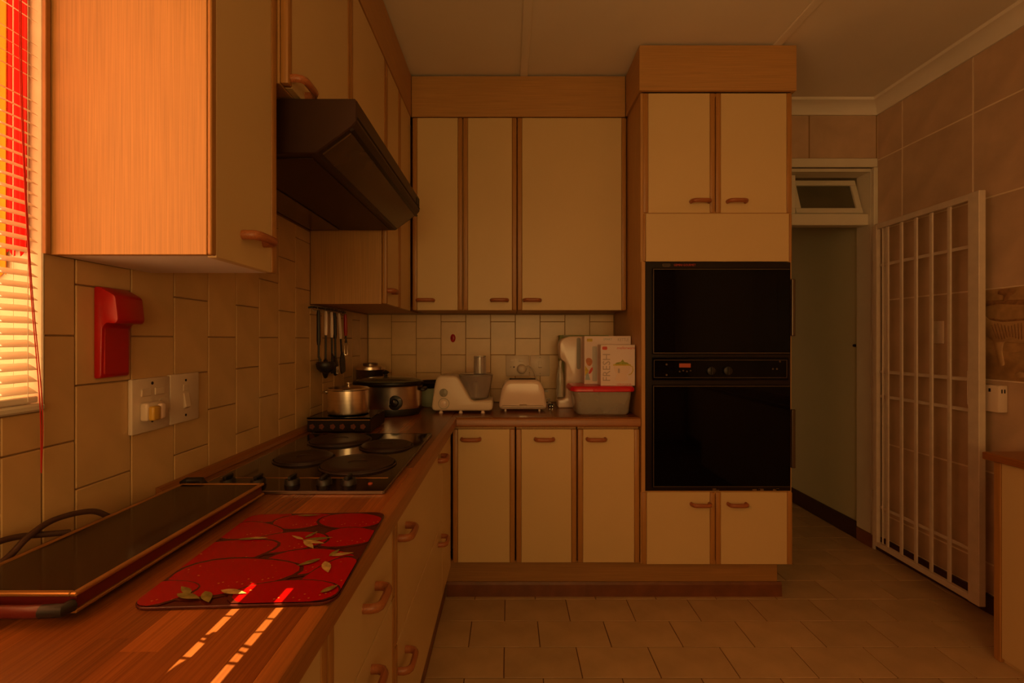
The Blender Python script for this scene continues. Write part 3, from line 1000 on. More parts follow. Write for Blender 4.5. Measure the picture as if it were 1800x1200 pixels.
obj('pilot_lamp', lathe(B(), [(0.006, 0), (0.006, 0.003), (0.003, 0.0045)], (-0.368, 1.282, hz + 0.0072), 12), 'display_amber', t, 40)

# ------------------------------------------------------------------ warming tray
t = thing('warming_tray', 'long dark glass warming tray with maroon sides by the tiles', 'warming tray', (-0.7, 0.93, WT))
tx0, tx1, t0, t1 = -0.806, -0.602, 0.672, 1.190
obj('tray_body', rbox(tx0 + 0.004, tx1 - 0.004, t0 + 0.004, t1 - 0.004, WT + 0.010, WT + 0.0335, bev=0.002), 'maroon_metal', t)
obj('glass_plate', rbox(tx0 + 0.010, tx1 - 0.010, t0 + 0.010, t1 - 0.010, WT + 0.0338, WT + 0.0366, bev=0.0008), 'tray_glass', t)
for z in (WT + 0.009, WT + 0.0325):
    for a in ((tx0, tx0 + 0.0095, t0, t1), (tx1 - 0.0095, tx1, t0, t1), (tx0 + 0.0096, tx1 - 0.0096, t0, t0 + 0.0095), (tx0 + 0.0096, tx1 - 0.0096, t1 - 0.0095, t1)):
        obj('gold_edge', rbox(*a, z, z + 0.0055, bev=0.0015), 'gold_trim', t)
obj('tray_handle', tube(B(), [(tx0 + 0.02, t0 - 0.001, WT + 0.021), (tx0 + 0.03, t0 - 0.016, WT + 0.021), (tx1 - 0.05, t0 - 0.016, WT + 0.021), (tx1 - 0.032, t0 - 0.014, WT + 0.021)], 0.0085, 10), 'maroon_metal', t, 50)
obj('handle_end', tube(B(), [(tx1 - 0.034, t0 - 0.015, WT + 0.021), (tx1 - 0.008, t0 - 0.012, WT + 0.021), (tx1 - 0.006, t0 + 0.001, WT + 0.021)], 0.0088, 10), 'black_plastic', t, 50)
for x in (tx0 + 0.03, tx1 - 0.03):
    for y in (t0 + 0.04, t1 - 0.04):
        obj('foot', lathe(B(), [(0.010, 0), (0.010, 0.0105)], (x, y, WT), 12), 'black_plastic', t)
obj('far_handle', tube(B(), [(tx0 + 0.0, t1 + 0.001, WT + 0.035), (tx0 + 0.005, t1 + 0.014, WT + 0.040), (tx0 + 0.04, t1 + 0.014, WT + 0.040), (tx0 + 0.055, t1 + 0.002, WT + 0.033)], 0.0085, 8), 'black_plastic', t, 50)
path = bez([(-0.822, 1.00, WT + 0.022), (-0.834, 0.965, 0.968), (-0.845, 0.90, 0.976), (-0.840, 0.845, 0.966), (-0.835, 0.80, 0.945), (-0.835, 0.74, 0.932), (-0.845, 0.66, 0.926)], 8)
c = obj('power_cable', tube(B(), path, 0.0055, 8), 'cable_brown', None, 60)
tag(c, 'brown cable arching up beside the warming tray', 'cable')
path = bez([(-0.822, 0.905, WT + 0.030), (-0.842, 0.875, 0.958), (-0.858, 0.84, 0.967), (-0.862, 0.80, 0.969), (-0.864, 0.72, 0.962), (-0.864, 0.62, 0.932)], 8)
c = obj('power_cable', tube(B(), path, 0.0055, 8), 'cable_brown', None, 60)
tag(c, 'darker cable lying flat along the tiles behind the tray', 'cable')

# ------------------------------------------------------------------ glass chopping board with a strawberry print
t = thing('chopping_board', 'glass chopping board printed with red strawberries on the worktop', 'chopping board', (-0.41, 0.885, WT))
BC = Matrix.Translation((-0.412, 0.888, 0)) @ Matrix.Rotation(math.radians(3.0), 4, 'Z')
bm = prism(B(), rrect(-0.147, 0.147, -0.187, 0.187, 0.026, 6), 'z', WT + 0.0008, WT + 0.0052, 0.001, 1)
bm.transform(BC)
obj('glass_board', bm, 'board_dark', t, 40)


def blob(cx, cy, rx, ry, rot, wob=0.06, n=22, tip=0.0):
    ph = random.uniform(0, 6)
    out = []
    for k in range(n):
        a = 2 * PI * k / n
        r = 1 + wob * math.sin(3 * a + ph)
        u, v = rx * r * math.cos(a), ry * r * math.sin(a)
        v *= 1 - tip * u / rx
        x, y = cx + u * math.cos(rot) - v * math.sin(rot), cy + u * math.sin(rot) + v * math.cos(rot)
        out.append((x, y))
    return out


def clip_board(P):
    """keep a printed outline inside the board"""
    inv = BC.inverted()
    out = []
    for x, y in P:
        q = inv @ Vector((x, y, 0))
        q.x = max(-0.145, min(0.145, q.x))
        q.y = max(-0.185, min(0.185, q.y))
        # rounded corners
        ex, ey = abs(q.x) - 0.121, abs(q.y) - 0.161
        if ex > 0 and ey > 0 and math.hypot(ex, ey) > 0.024:
            s = 0.024 / math.hypot(ex, ey)
            q.x = math.copysign(0.121 + ex * s, q.x)
            q.y = math.copysign(0.161 + ey * s, q.y)
        q = BC @ q
        out.append((q.x, q.y))
    return out


berries = [(-0.527, 1.050, 0.050, 0.030, 0.2), (-0.437, 1.030, 0.055, 0.038, 0.3), (-0.335, 1.030, 0.062, 0.038, -0.1), (-0.522, 0.975, 0.062, 0.038, -0.15),
           (-0.310, 0.945, 0.056, 0.040, 0.1), (-0.425, 0.920, 0.072, 0.042, 0.25), (-0.520, 0.870, 0.085, 0.055, 0.35), (-0.352, 0.838, 0.075, 0.045, 0.2),
           (-0.452, 0.790, 0.092, 0.056, 0.15), (-0.290, 0.775, 0.040, 0.070, -0.3), (-0.530, 0.735, 0.045, 0.034, 0.2), (-0.335, 0.735, 0.072, 0.034, 0.05)]
for i, (x, y, a, b, r) in enumerate(berries):
    z = WT + 0.0053 + 0.00012 * i
    a, b = a * 1.08, b * 1.1
    sd = random.getstate()
    obj('printed_outline', prism(B(), clip_board(blob(x, y - 0.002, a * 1.07, b * 1.12, r, 0.05, 24, 0.18)), 'z', z, z + 0.00005), 'board_dark', t)  # darker red outline printed under each berry
    random.setstate(sd)
    obj('printed_strawberry', prism(B(), clip_board(blob(x, y, a, b, r, 0.05, 24, 0.18)), 'z', z + 0.00006, z + 0.0001), 'strawberry', t)


def leaf(cx, cy, L, W, rot, m, z):
    P = []
    for k in range(9):
        s = k / 8
        P.append((L * s, 0.62 * W * math.sin(PI * s ** 0.8)))
    for k in range(7, 0, -1):
        s = k / 8
        P.append((L * s, -0.62 * W * math.sin(PI * s ** 0.8)))
    P = [(cx + u * math.cos(rot) - v * math.sin(rot), cy + u * math.sin(rot) + v * math.cos(rot)) for u, v in P]
    obj('printed_leaf', prism(B(), clip_board(P), 'z', z, z + 0.0001), m, t)


z = WT + 0.0053 + 0.0016
for i, (x, y, L, W, r, m) in enumerate([
        (-0.395, 0.925, 0.055, 0.011, 0.25, 'leaf_print'), (-0.395, 0.925, 0.050, 0.010, -0.3, 'leaf_light'), (-0.392, 0.925, 0.050, 0.010, -0.85, 'leaf_light'),
        (-0.395, 0.928, 0.035, 0.006, 2.6, 'leaf_light'), (-0.395, 0.935, 0.035, 0.007, 1.2, 'leaf_print'),
        (-0.318, 0.858, 0.040, 0.010, 0.3, 'leaf_light'), (-0.318, 0.855, 0.030, 0.008, 1.3, 'leaf_print'), (-0.318, 0.835, 0.045, 0.012, -1.1, 'leaf_light'), (-0.330, 0.845, 0.04, 0.01, -2.4, 'leaf_print'),
        (-0.500, 0.728, 0.045, 0.012, -0.3, 'leaf_print'), (-0.462, 0.735, 0.040, 0.012, -0.9, 'leaf_print'), (-0.440, 0.738, 0.045, 0.011, -0.2, 'leaf_light'), (-0.480, 0.728, 0.035, 0.009, 2.5, 'leaf_print'),
        (-0.520, 0.925, 0.050, 0.008, 0.2, 'leaf_print'), (-0.500, 0.932, 0.035, 0.007, 0.0, 'leaf_light'), (-0.285, 0.73, 0.03, 0.009, 0.9, 'leaf_print'), (-0.46, 1.05, 0.05, 0.007, 0.1, 'leaf_print')]):
    leaf(x, y, L, W, r, m, z + i * 0.00012)

# ------------------------------------------------------------------ things on the left wall
t = thing('wall_bracket', 'red plastic wall holder with hooked top on the tiles', 'holder', (XL + 0.005, 1.06, 1.226))
wx = XL + 0.0045
hood_prof = [(wx, 1.424), (wx + 0.012, 1.424), (wx + 0.046, 1.404), (wx + 0.052, 1.352), (wx + 0.046, 1.344), (wx + 0.026, 1.346), (wx + 0.018, 1.336), (wx + 0.016, 1.228), (wx, 1.226)]
obj('holder_shell', prism(B(), smooth_poly(hood_prof, 0.006, 3), 'y', 1.030, 1.108, 0.003, 2), 'red_plastic', t, 40)
obj('holder_tray', prism(B(), [(wx + 0.012, 1.338), (wx + 0.0185, 1.338), (wx + 0.0185, 1.236), (wx + 0.012, 1.236)], 'y', 1.036, 1.102, 0.002, 1), 'red_plastic', t)


def plate(name, lab, plane, face, u0, u1, z0, z1, cat='socket'):
    c = fpt(plane, face, (u0 + u1) / 2, 0, z0)
    t = thing(name, lab, cat, c)
    obj('face_plate', fbox(B(), plane, face, u0, u1, 0.0, 0.011, z0, z1, 0.003, 2), 'cream_plastic', t, 40)
    return t


def dot(t, plane, face, u, z, r=0.004, d=0.011, m='dark_hole', name='screw_hole', h=0.0006):
    ax = {'y-': 'y', 'x+': 'x', 'x-': 'x'}[plane]
    hh = -h if plane == 'x-' else h
    c = fpt(plane, face, u, d, z)
    return obj(name, lathe(B(), [(r, 0), (r, hh)], c, 12, axis=ax), m, t)


FW = XL + 0.0045
t = plate('socket_outlet', 'cream socket plate with yellowed plug in it, nearest the red holder', 'x+', FW, 1.122, 1.245, 1.087, 1.217)
for z in (1.204, 1.112):
    dot(t, 'x+', FW, 1.185, z)
for u in (1.163, 1.207):
    s_ = obj('rocker_switch', fbox(B(), 'x+', FW, u - 0.016, u + 0.016, 0.011, 0.0145, 1.174, 1.192, 0.0015), 'cream_plastic', t)
for z in (1.156, 1.132):
    dot(t, 'x+', FW, 1.224, z, 0.0035, name='socket_hole')
obj('socket_ring', lathe(B(), [(0.021, 0), (0.021, 0.002), (0.017, 0.002)], (FW + 0.011, 1.222, 1.144), 20, axis='x'), 'cream_plastic', t, 40)
pl = thing('plug_adaptor', 'small cream adaptor with yellow front plugged into the near socket', 'plug', (FW + 0.012, 1.168, 1.11))
obj('plug_body', fbox(B(), 'x+', FW + 0.0115, 1.142, 1.200, 0, 0.020, 1.116, 1.160, 0.006, 3), 'cream_plastic', pl, 50)
obj('plug_top', fbox(B(), 'x+', FW + 0.032, 1.142, 1.168, 0, 0.014, 1.118, 1.152, 0.004, 2), 'yellow_plastic', pl, 50)
obj('plug_grip', fbox(B(), 'x+', FW + 0.032, 1.170, 1.188, 0, 0.012, 1.118, 1.156, 0.004, 2), 'white_plastic', pl, 50)
t = plate('light_switch', 'cream single switch plate between the socket and the hob', 'x+', FW, 1.249, 1.364, 1.089, 1.219, 'switch')
for z in (1.201, 1.107):
    dot(t, 'x+', FW, 1.308, z, 0.0035)
obj('blank_window', fbox(B(), 'x+', FW, 1.297, 1.319, 0.0105, 0.012, 1.172, 1.190, 0.001), 'cream_plastic', t)
bm = prism(B(), [(FW + 0.011, 1.166), (FW + 0.013, 1.166), (FW + 0.019, 1.130), (FW + 0.011, 1.124)], 'y', 1.298, 1.318, 0.001, 1)
obj('rocker_switch', bm, 'cream_plastic', t)
# red hook on the back wall
t = thing('wall_hook', 'small red oval hook on the back wall tiles', 'hook', (-0.352, YB - 0.005, 1.32))
obj('hook_plate', lathe(B(), [(0.017, 0), (0.016, 0.004), (0.010, 0.007), (0.002, 0.008)], (-0.352, YB - 0.0045, 1.320), 20, 0.95, 1.55, axis='y'), 'red_plastic', t, 50)
obj('hook_pin', tube(B(), [(-0.352, YB - 0.011, 1.322), (-0.352, YB - 0.024, 1.318), (-0.352, YB - 0.026, 1.330)], 0.0035, 8), 'red_plastic', t, 50)
# sockets on the back wall
FB = YB - 0.0045
t = plate('socket_outlet', 'cream double socket plate behind the toaster with its plug', 'y-', FB, -0.020, 0.124, 1.084, 1.214)
for u in (0.020, 0.075):
    obj('rocker_switch', fbox(B(), 'y-', FB, u - 0.014, u + 0.014, 0.011, 0.0145, 1.172, 1.190, 0.0015), 'cream_plastic', t)
dot(t, 'y-', FB, 0.030, 1.140, 0.0045, name='socket_hole')
dot(t, 'y-', FB, 0.010, 1.140, 0.003, name='socket_hole', m='grey_plastic')
pl = thing('toaster_plug', 'round cream plug in the double socket behind the toaster', 'plug', (0.078, FB - 0.012, 1.12))
obj('plug_body', lathe(B(), [(0.030, 0), (0.030, 0.010), (0.022, 0.022), (0.010, 0.026)], (0.078, FB - 0.0115, 1.128), 24, axis='y'), 'cream_plastic', pl, 50)
obj('plug_cord', tube(B(), bez([(0.100, FB - 0.022, 1.130), (0.118, FB - 0.024, 1.148), (0.140, FB - 0.024, 1.135), (0.162, FB - 0.03, 1.09), (0.175, FB - 0.04, 1.03)], 6), 0.004, 8), 'cream_plastic', pl, 60)
t = plate('light_switch', 'cream narrow switch plate to the right of the double socket', 'y-', FB, 0.130, 0.252, 1.084, 1.214, 'switch')
bm = prism(B(), [(FB - 0.011, 1.176), (FB - 0.013, 1.176), (FB - 0.018, 1.140), (FB - 0.011, 1.134)], 'x', 0.182, 0.204, 0.001, 1)
obj('rocker_switch', bm, 'cream_plastic', t)
for z in (1.200, 1.100):
    dot(t, 'y-', FB, 0.193, z, 0.003, m='grey_plastic')
# right wall
FR = XR - 0.0045
t = plate('light_switch', 'white switch plate on the brown tiles behind the gate bars', 'x-', FR, 2.560, 2.630, 1.290, 1.410, 'switch')
obj('rocker_switch', fbox(B(), 'x-', FR, 2.585, 2.603, 0.011, 0.015, 1.335, 1.365, 0.001), 'cream_plastic', t)
t = thing('socket_outlet', 'white boxed socket on the right wall below the relief tile', 'socket', (FR, 2.30, 0.965))
obj('surface_box', rbox(FR - 0.045, FR, 2.235, 2.345, 0.972, 1.098, bev=0.005, seg=2), 'cream_plastic', t, 40)
for y in (2.300, 2.275):
    obj('socket_hole', rbox(FR - 0.0458, FR - 0.044, y - 0.005, y + 0.005, 1.066, 1.082), 'dark_hole', t)
for x in (FR - 0.015, FR - 0.028):
    obj('socket_hole', rbox(x - 0.003, x + 0.003, 2.2342, 2.236, 1.062, 1.080), 'dark_hole', t)

# ------------------------------------------------------------------ kitchen tools hanging under the corner cupboard
ty = XL + 0.022
r = obj('utensil_rail', tube(B(), [(XL + 0.006, 2.13, 1.452), (ty, 2.13, 1.455), (ty, 2.56, 1.455), (XL + 0.006, 2.56, 1.452)], 0.004, 8), 'black_plastic', None, 60)
tag(r, 'thin dark rail on the tiles carrying the kitchen tools', 'rail')


def hung(name, lab, y, hm, hl, lean, head, drop=0.14):
    """a tool: handle, shaft and head hanging from the rail"""
    x = ty + 0.014
    t = thing(name, lab, 'kitchen tool', (x, y, 1.15), 'kitchen tools on the rail')
    z1 = 1.446
    z0 = z1 - hl
    yl = lambda z: y + lean * (z1 - z)
    loop = [(x - 0.014 + 0.012 * math.cos(a * PI / 6), y, z1 + 0.004 + 0.012 * math.sin(a * PI / 6)) for a in range(12)]
    obj('hanging_loop', tube(B(), loop, 0.0018, 6, closed=True), 'steel_dark', t, 60)
    obj('handle', tube(B(), [(x, yl(z1), z1 - 0.003), (x, yl(z1 - 0.02), z1 - 0.02), (x, yl(z0 + 0.02), z0 + 0.02), (x, yl(z0), z0)],
                       [0.006, 0.0085, 0.0095, 0.007], 10, ry=[0.004, 0.006, 0.007, 0.006]), hm, t, 60)
    zs = z0 - drop * 0.62
    obj('shaft', tube(B(), [(x, yl(z0), z0 + 0.004), (x, yl(zs), zs)], 0.005, 8, ry=0.0035), 'black_plastic' if name != 'whisk' else 'steel_dark', t, 60)
    head(t, x, yl(zs), zs)
    return t


def spoon(w, h, m='black_plastic', slots=0):
    def f(t, x, y, z):
        bm = lathe(B(), [(0.004, 0), (w * 0.6, -h * 0.12), (w, -h * 0.45), (w * 0.92, -h * 0.75), (w * 0.5, -h * 0.96), (0.002, -h)], (x, y, z + 0.012), 18, 0.32, 1.0)
        o = obj('head', bm, m, t, 60)
        for k in range(slots):
            yy = y + (k - (slots - 1) / 2) * w * 0.5
            obj('slot', rbox(x + w * 0.30, x + w * 0.345, yy - 0.004, yy + 0.004, z - h * 0.75, z - h * 0.35), 'steel', o)
    return f


def ladle(t, x, y, z):
    bm = lathe(B(), [(0.038, 0), (0.042, -0.010), (0.037, -0.030), (0.022, -0.046), (0.003, -0.051)], (x + 0.030, y + 0.002, z - 0.020), 24)
    obj('bowl', bm, 'black_plastic', t, 60)
    obj('neck', tube(B(), [(x, y, z + 0.006), (x + 0.004, y + 0.004, z - 0.015), (x + 0.004, y + 0.002, z - 0.026)], 0.005, 8), 'black_plastic', t, 60)


def fork(t, x, y, z):
    for k in range(4):
        yy = (k - 1.5) * 0.013
        obj('prong', tube(B(), [(x, y, z + 0.01), (x + 0.006, y + yy, z - 0.02), (x + 0.010, y + yy, z - 0.06), (x + 0.004, y + yy * 0.8, z - 0.085)], 0.004, 6), 'black_plastic', t, 60)


def turner(t, x, y, z):
    bm = prism(B(), smooth_poly([(y - 0.012, z + 0.012), (y + 0.012, z + 0.012), (y + 0.038, z - 0.025), (y + 0.045, z - 0.09), (y - 0.018, z - 0.10), (y - 0.034, z - 0.03)], 0.012, 4), 'x', x, x + 0.005)
    obj('blade', bm, 'black_plastic', t, 40)


def masher(t, x, y, z):
    pts = [(x, y, z + 0.03), (x, y - 0.022, z + 0.002), (x, y - 0.024, z - 0.060)]
    obj('wire', tube(B(), pts, 0.0016, 6), 'steel', t, 60)
    pts = [(x, y, z + 0.03), (x, y + 0.022, z + 0.002), (x, y + 0.024, z - 0.060)]
    obj('wire', tube(B(), pts, 0.0016, 6), 'steel', t, 60)
    obj('mash_plate', lathe(B(), [(0.026, 0), (0.026, 0.003)], (x, y, z - 0.063), 16, 0.9, 1.0), 'steel', t, 60)


hung('ladle', 'black ladle, nearest tool on the rail', 2.165, 'black_plastic', 0.16, 0.02, ladle, 0.09)
hung('serving_spoon', 'white-handled black serving spoon beside the black ladle', 2.255, 'white_plastic', 0.115, -0.02, spoon(0.034, 0.095), 0.19)
hung('serving_fork', 'white-handled black pasta fork in the middle of the rail', 2.325, 'white_plastic', 0.125, 0.03, fork, 0.14)
hung('slotted_spoon', 'all-black slotted spoon between the white-handled tools', 2.365, 'black_plastic', 0.13, 0.06, spoon(0.032, 0.09, slots=3), 0.17)
hung('turner', 'white-handled black turner beside the red-handled masher', 2.425, 'white_plastic', 0.13, 0.20, turner, 0.13)
hung('potato_masher', 'red-handled wire masher at the far end of the rail', 2.520, 'red_plastic', 0.115, 0.06, masher, 0.06)

# ------------------------------------------------------------------ pots and appliances
# black box hotplate with a row of red rosettes
t = thing('hotplate', 'low black table hotplate with red rosettes behind the hob', 'hotplate', (-0.70, 2.11, WT))
hx0, hx1, hy0, hy1, hz0, hz1 = -0.842, -0.578, 2.015, 2.245, WT + 0.006, WT + 0.066
obj('hotplate_body', rbox(hx0, hx1, hy0, hy1, hz0, hz1 - 0.006, bev=0.003), 'black_enamel', t)
obj('top_plate', rbox(hx0 - 0.002, hx1 + 0.002, hy0 - 0.002, hy1 + 0.002, hz1 - 0.0055, hz1, bev=0.002), 'black_glass', t)
obj('gold_line', rbox(hx0 + 0.002, hx1 - 0.002, hy0 - 0.0012, hy0 + 0.001, hz1 - 0.0115, hz1 - 0.0085), 'gold_trim', t)
for k in range(6):
    x = -0.822 + (k // 2) * 0.086 + (k % 2) * 0.040
    for a in range(5):
        obj('rosette_petal', lathe(B(), [(0.0055, 0), (0.0045, 0.0012)], (x + 0.0065 * math.cos(a * 1.2566), hy0 - 0.0002, hz0 + 0.022 + 0.0065 * math.sin(a * 1.2566)), 8, axis='y'), 'rosette', t)
    obj('rosette_centre', lathe(B(), [(0.0032, 0), (0.0025, 0.0018)], (x, hy0 - 0.0002, hz0 + 0.022), 8, axis='y'), 'print_dark', t)
for x in (hx0 + 0.02, hx1 - 0.02):
    for y in (hy0 + 0.02, hy1 - 0.02):
        obj('foot', lathe(B(), [(0.009, 0), (0.009, 0.0065)], (x, y, WT), 10), 'black_plastic', t)

# small steel pot on it
pc = (-0.708, 2.132, hz1 + 0.0005)
t = thing('saucepan', 'small lidded stainless steel pot on the black hotplate', 'pot', pc)
obj('pot_wall', lathe(B(), [(0.080, 0), (0.087, 0.004), (0.088, 0.010), (0.088, 0.104), (0.091, 0.107), (0.088, 0.109)], pc, 48), 'steel', t, 40)
obj('pot_lid', lathe(B(), [(0.0885, 0.1095), (0.086, 0.113), (0.060, 0.118), (0.02, 0.121), (0.002, 0.1215)], pc, 48), 'steel', t, 40)
obj('lid_knob', lathe(B(), [(0.006, 0.1212), (0.006, 0.128), (0.013, 0.131), (0.013, 0.136), (0.004, 0.139)], pc, 20), 'chrome', t, 40)
obj('lid_rim', tube(B(), [(pc[0] + 0.0895 * math.cos(a * PI / 24), pc[1] + 0.0895 * math.sin(a * PI / 24), pc[2] + 0.109) for a in range(48)], 0.002, 6, closed=True), 'chrome', t, 60)
obj('side_handle', tube(B(), [(pc[0] - 0.087, pc[1] - 0.025, pc[2] + 0.09), (pc[0] - 0.112, pc[1] - 0.018, pc[2] + 0.092), (pc[0] - 0.112, pc[1] + 0.018, pc[2] + 0.092), (pc[0] - 0.087, pc[1] + 0.025, pc[2] + 0.09)], 0.004, 8), 'chrome', t, 60)

# oval slow cooker
cc = (-0.637, 2.553, WT + 0.0005)
t = thing('slow_cooker', 'oval steel slow cooker with black lid and round dial', 'slow cooker', cc)
SX, SY = 0.178, 0.128
obj('base', lathe(B(), [(0.80, 0), (0.92, 0.004), (0.97, 0.030), (0.965, 0.036)], cc, 56, SX, SY), 'black_plastic', t, 50)
obj('steel_shell', lathe(B(), [(0.965, 0.0365), (0.985, 0.05), (1.0, 0.146), (1.015, 0.152)], cc, 72, SX, SY), 'steel', t, 50)
obj('crock_rim', lathe(B(), [(1.02, 0.1525), (1.04, 0.158), (1.03, 0.170), (0.98, 0.173)], cc, 56, SX, SY), 'black_enamel', t, 50)
obj('lid', lathe(B(), [(0.985, 0.1735), (0.97, 0.179), (0.75, 0.189), (0.40, 0.196), (0.02, 0.198)], cc, 56, SX, SY), 'pane_glass', t, 50)
obj('lid_knob', lathe(B(), [(0.013, 0.197), (0.008, 0.203), (0.009, 0.209), (0.020, 0.218), (0.017, 0.222), (0.004, 0.229)], (cc[0] - 0.015, cc[1], cc[2]), 20), 'black_plastic', t, 40)
dy = cc[1] - SY * 0.985
kx = cc[0] + 0.062
dy = cc[1] - SY * 0.985 * math.sqrt(1 - (0.062 / (SX * 0.985)) ** 2)
d = obj('dial_plate', lathe(B(), [(0.037, -0.010), (0.037, 0.004), (0.034, 0.006)], (kx, dy, cc[2] + 0.072), 32, axis='y'), 'black_plastic', t, 40)
obj('dial_knob', lathe(B(), [(0.020, 0), (0.018, 0.014), (0.014, 0.016)], (kx, dy - 0.0062, cc[2] + 0.072), 24, axis='y'), 'black_enamel', d, 40)
obj('dial_pointer', rbox(kx - 0.0015, kx + 0.0015, dy - 0.0235, dy - 0.0215, cc[2] + 0.076, cc[2] + 0.087), 'steel', d)
text('dial_mark', 'LOW', 0.006, T_front(kx - 0.024, dy - 0.0065, cc[2] + 0.065), 'steel', d)
text('dial_mark', 'HIGH', 0.006, T_front(kx + 0.025, dy - 0.0065, cc[2] + 0.090), 'steel', d)
for s in (-1, 1):
    x = cc[0] + s * SX * 0.99
    obj('side_handle', rbox(min(x, x + s * 0.022), max(x, x + s * 0.022), cc[1] - 0.045, cc[1] + 0.045, cc[2] + 0.122, cc[2] + 0.140, bev=0.005, seg=2), 'black_plastic', t, 50)

# tall pot behind
pc = (-0.793, 2.764, WT + 0.0005)
t = thing('stock_pot', 'tall dull steel pot with flat lid in the corner behind the slow cooker', 'pot', pc)
obj('pot_wall', lathe(B(), [(0.070, 0), (0.076, 0.005), (0.077, 0.215), (0.080, 0.220)], pc, 40), 'steel_dark', t, 40)
obj('pot_lid', lathe(B(), [(0.082, 0.2205), (0.082, 0.236), (0.074, 0.240), (0.040, 0.244), (0.002, 0.244)], pc, 40), 'steel', t, 40)
obj('lid_knob', lathe(B(), [(0.040, 0.2442), (0.042, 0.254), (0.034, 0.258), (0.002, 0.259)], pc, 24), 'steel_dark', t, 40)

# pale green bowl with a frying pan resting on it
pc = (-0.455, 2.845, WT + 0.0005)
t = thing('plastic_bowl', 'pale green plastic bowl between the slow cooker and food processor', 'bowl', pc)
obj('bowl_wall', lathe(B(), [(0.050, 0), (0.060, 0.004), (0.092, 0.060), (0.100, 0.108), (0.104, 0.112), (0.096, 0.113), (0.088, 0.070)], pc, 36), 'green_plastic', t, 50)
obj('foot_ring', lathe(B(), [(0.048, -0.0004), (0.048, 0.002)], pc, 24), 'green_plastic', t)
pc = (-0.455, 2.845, WT + 0.115)
t = thing('frying_pan', 'black frying pan resting on the pale green bowl', 'pan', pc)
obj('pan_body', lathe(B(), [(0.100, 0), (0.105, 0.003), (0.118, 0.030), (0.114, 0.031), (0.102, 0.008), (0.002, 0.006)], pc, 36), 'black_enamel', t, 50)
obj('pan_handle', tube(B(), [(pc[0] + 0.108, pc[1] - 0.01, pc[2] + 0.022), (pc[0] + 0.13, pc[1] - 0.014, pc[2] + 0.030), (pc[0] + 0.21, pc[1] - 0.03, pc[2] + 0.032)], [0.007, 0.009, 0.008], 10), 'black_plastic', t, 60)

# food processor
fy0, fy1 = 2.560, 2.745
t = thing('food_processor', 'white food processor with clear bowl and tall feed chute', 'food processor', (-0.25, 2.65, WT))
pf = [(-0.414, 0.9335), (-0.0873, 0.9335), (-0.0873, 0.9905), (-0.200, 0.9850), (-0.276, 1.120), (-0.383, 1.120), (-0.398, 1.060)]
obj('housing', soft(B(), smooth_poly(pf, [0.028, 0.024, 0.012, 0.02, 0.03, 0.026, 0.06], 6), 'y', fy0, fy1, 0.011, 3), 'cream_plastic', t, 45)
for x in (-0.363, -0.258, -0.140):
    for y in (fy0 + 0.016, fy1 - 0.03):
        obj('foot', lathe(B(), [(0.011, 0), (0.010, 0.006), (0.006, 0.014)], (x, y, WT), 12), 'white_plastic', t, 40)
bc = (-0.182, 2.662, 0.991)
bw = obj('bowl', lathe(B(), [(0.064, 0), (0.070, 0.006), (0.090, 0.110), (0.093, 0.124), (0.090, 0.124), (0.087, 0.110), (0.067, 0.009), (0.002, 0.007)], bc, 40), 'clear_plastic', t, 50)
obj('bowl_lid', lathe(B(), [(0.094, 0.1245), (0.094, 0.130), (0.088, 0.134), (0.036, 0.135)], bc, 40), 'clear_plastic', t, 50)
obj('blade_hub', lathe(B(), [(0.016, 0.008), (0.013, 0.085), (0.006, 0.092)], bc, 20), 'cream_plastic', t, 50)
for s in (-1, 1):
    obj('blade', prism(B(), [(bc[0] + s * 0.010, bc[1] - 0.006), (bc[0] + s * 0.055, bc[1] + s * 0.02), (bc[0] + s * 0.052, bc[1] + s * 0.03), (bc[0] + s * 0.010, bc[1] + 0.010)], 'z', bc[2] + 0.020 + 0.02 * (s + 1), bc[2] + 0.022 + 0.02 * (s + 1)), 'steel', t)
ch = (-0.160, 2.640, 0)
obj('feed_chute', lathe(B(), [(0.034, 1.1265), (0.033, 1.218), (0.030, 1.218), (0.030, 1.1265)], ch, 32), 'clear_plastic', t, 50)
obj('food_pusher', lathe(B(), [(0.026, 1.128), (0.0275, 1.215), (0.033, 1.2185), (0.033, 1.223), (0.004, 1.224)], ch, 28), 'frosted_plastic', t, 50)
k = obj('dial_knob', lathe(B(), [(0.022, -0.004), (0.021, 0.008), (0.017, 0.010)], (-0.347, fy0, 1.030), 28, axis='y'), 'grey_plastic', t, 40)
obj('dial_grip', rbox(-0.350, -0.344, fy0 - 0.018, fy0 - 0.0102, 1.012, 1.048, bev=0.002), 'grey_plastic', k)
obj('badge_ring', tube(B(), [(-0.346 + 0.028 * math.cos(a * PI / 16), fy0 - 0.0005, 0.972 + 0.028 * math.sin(a * PI / 16)) for a in range(32)], 0.0014, 6, closed=True), 'grey_plastic', t, 60)
obj('badge', lathe(B(), [(0.018, -0.002), (0.017, 0.003), (0.012, 0.005)], (-0.346, fy0, 0.972), 28, axis='y'), 'white_plastic', t, 40)

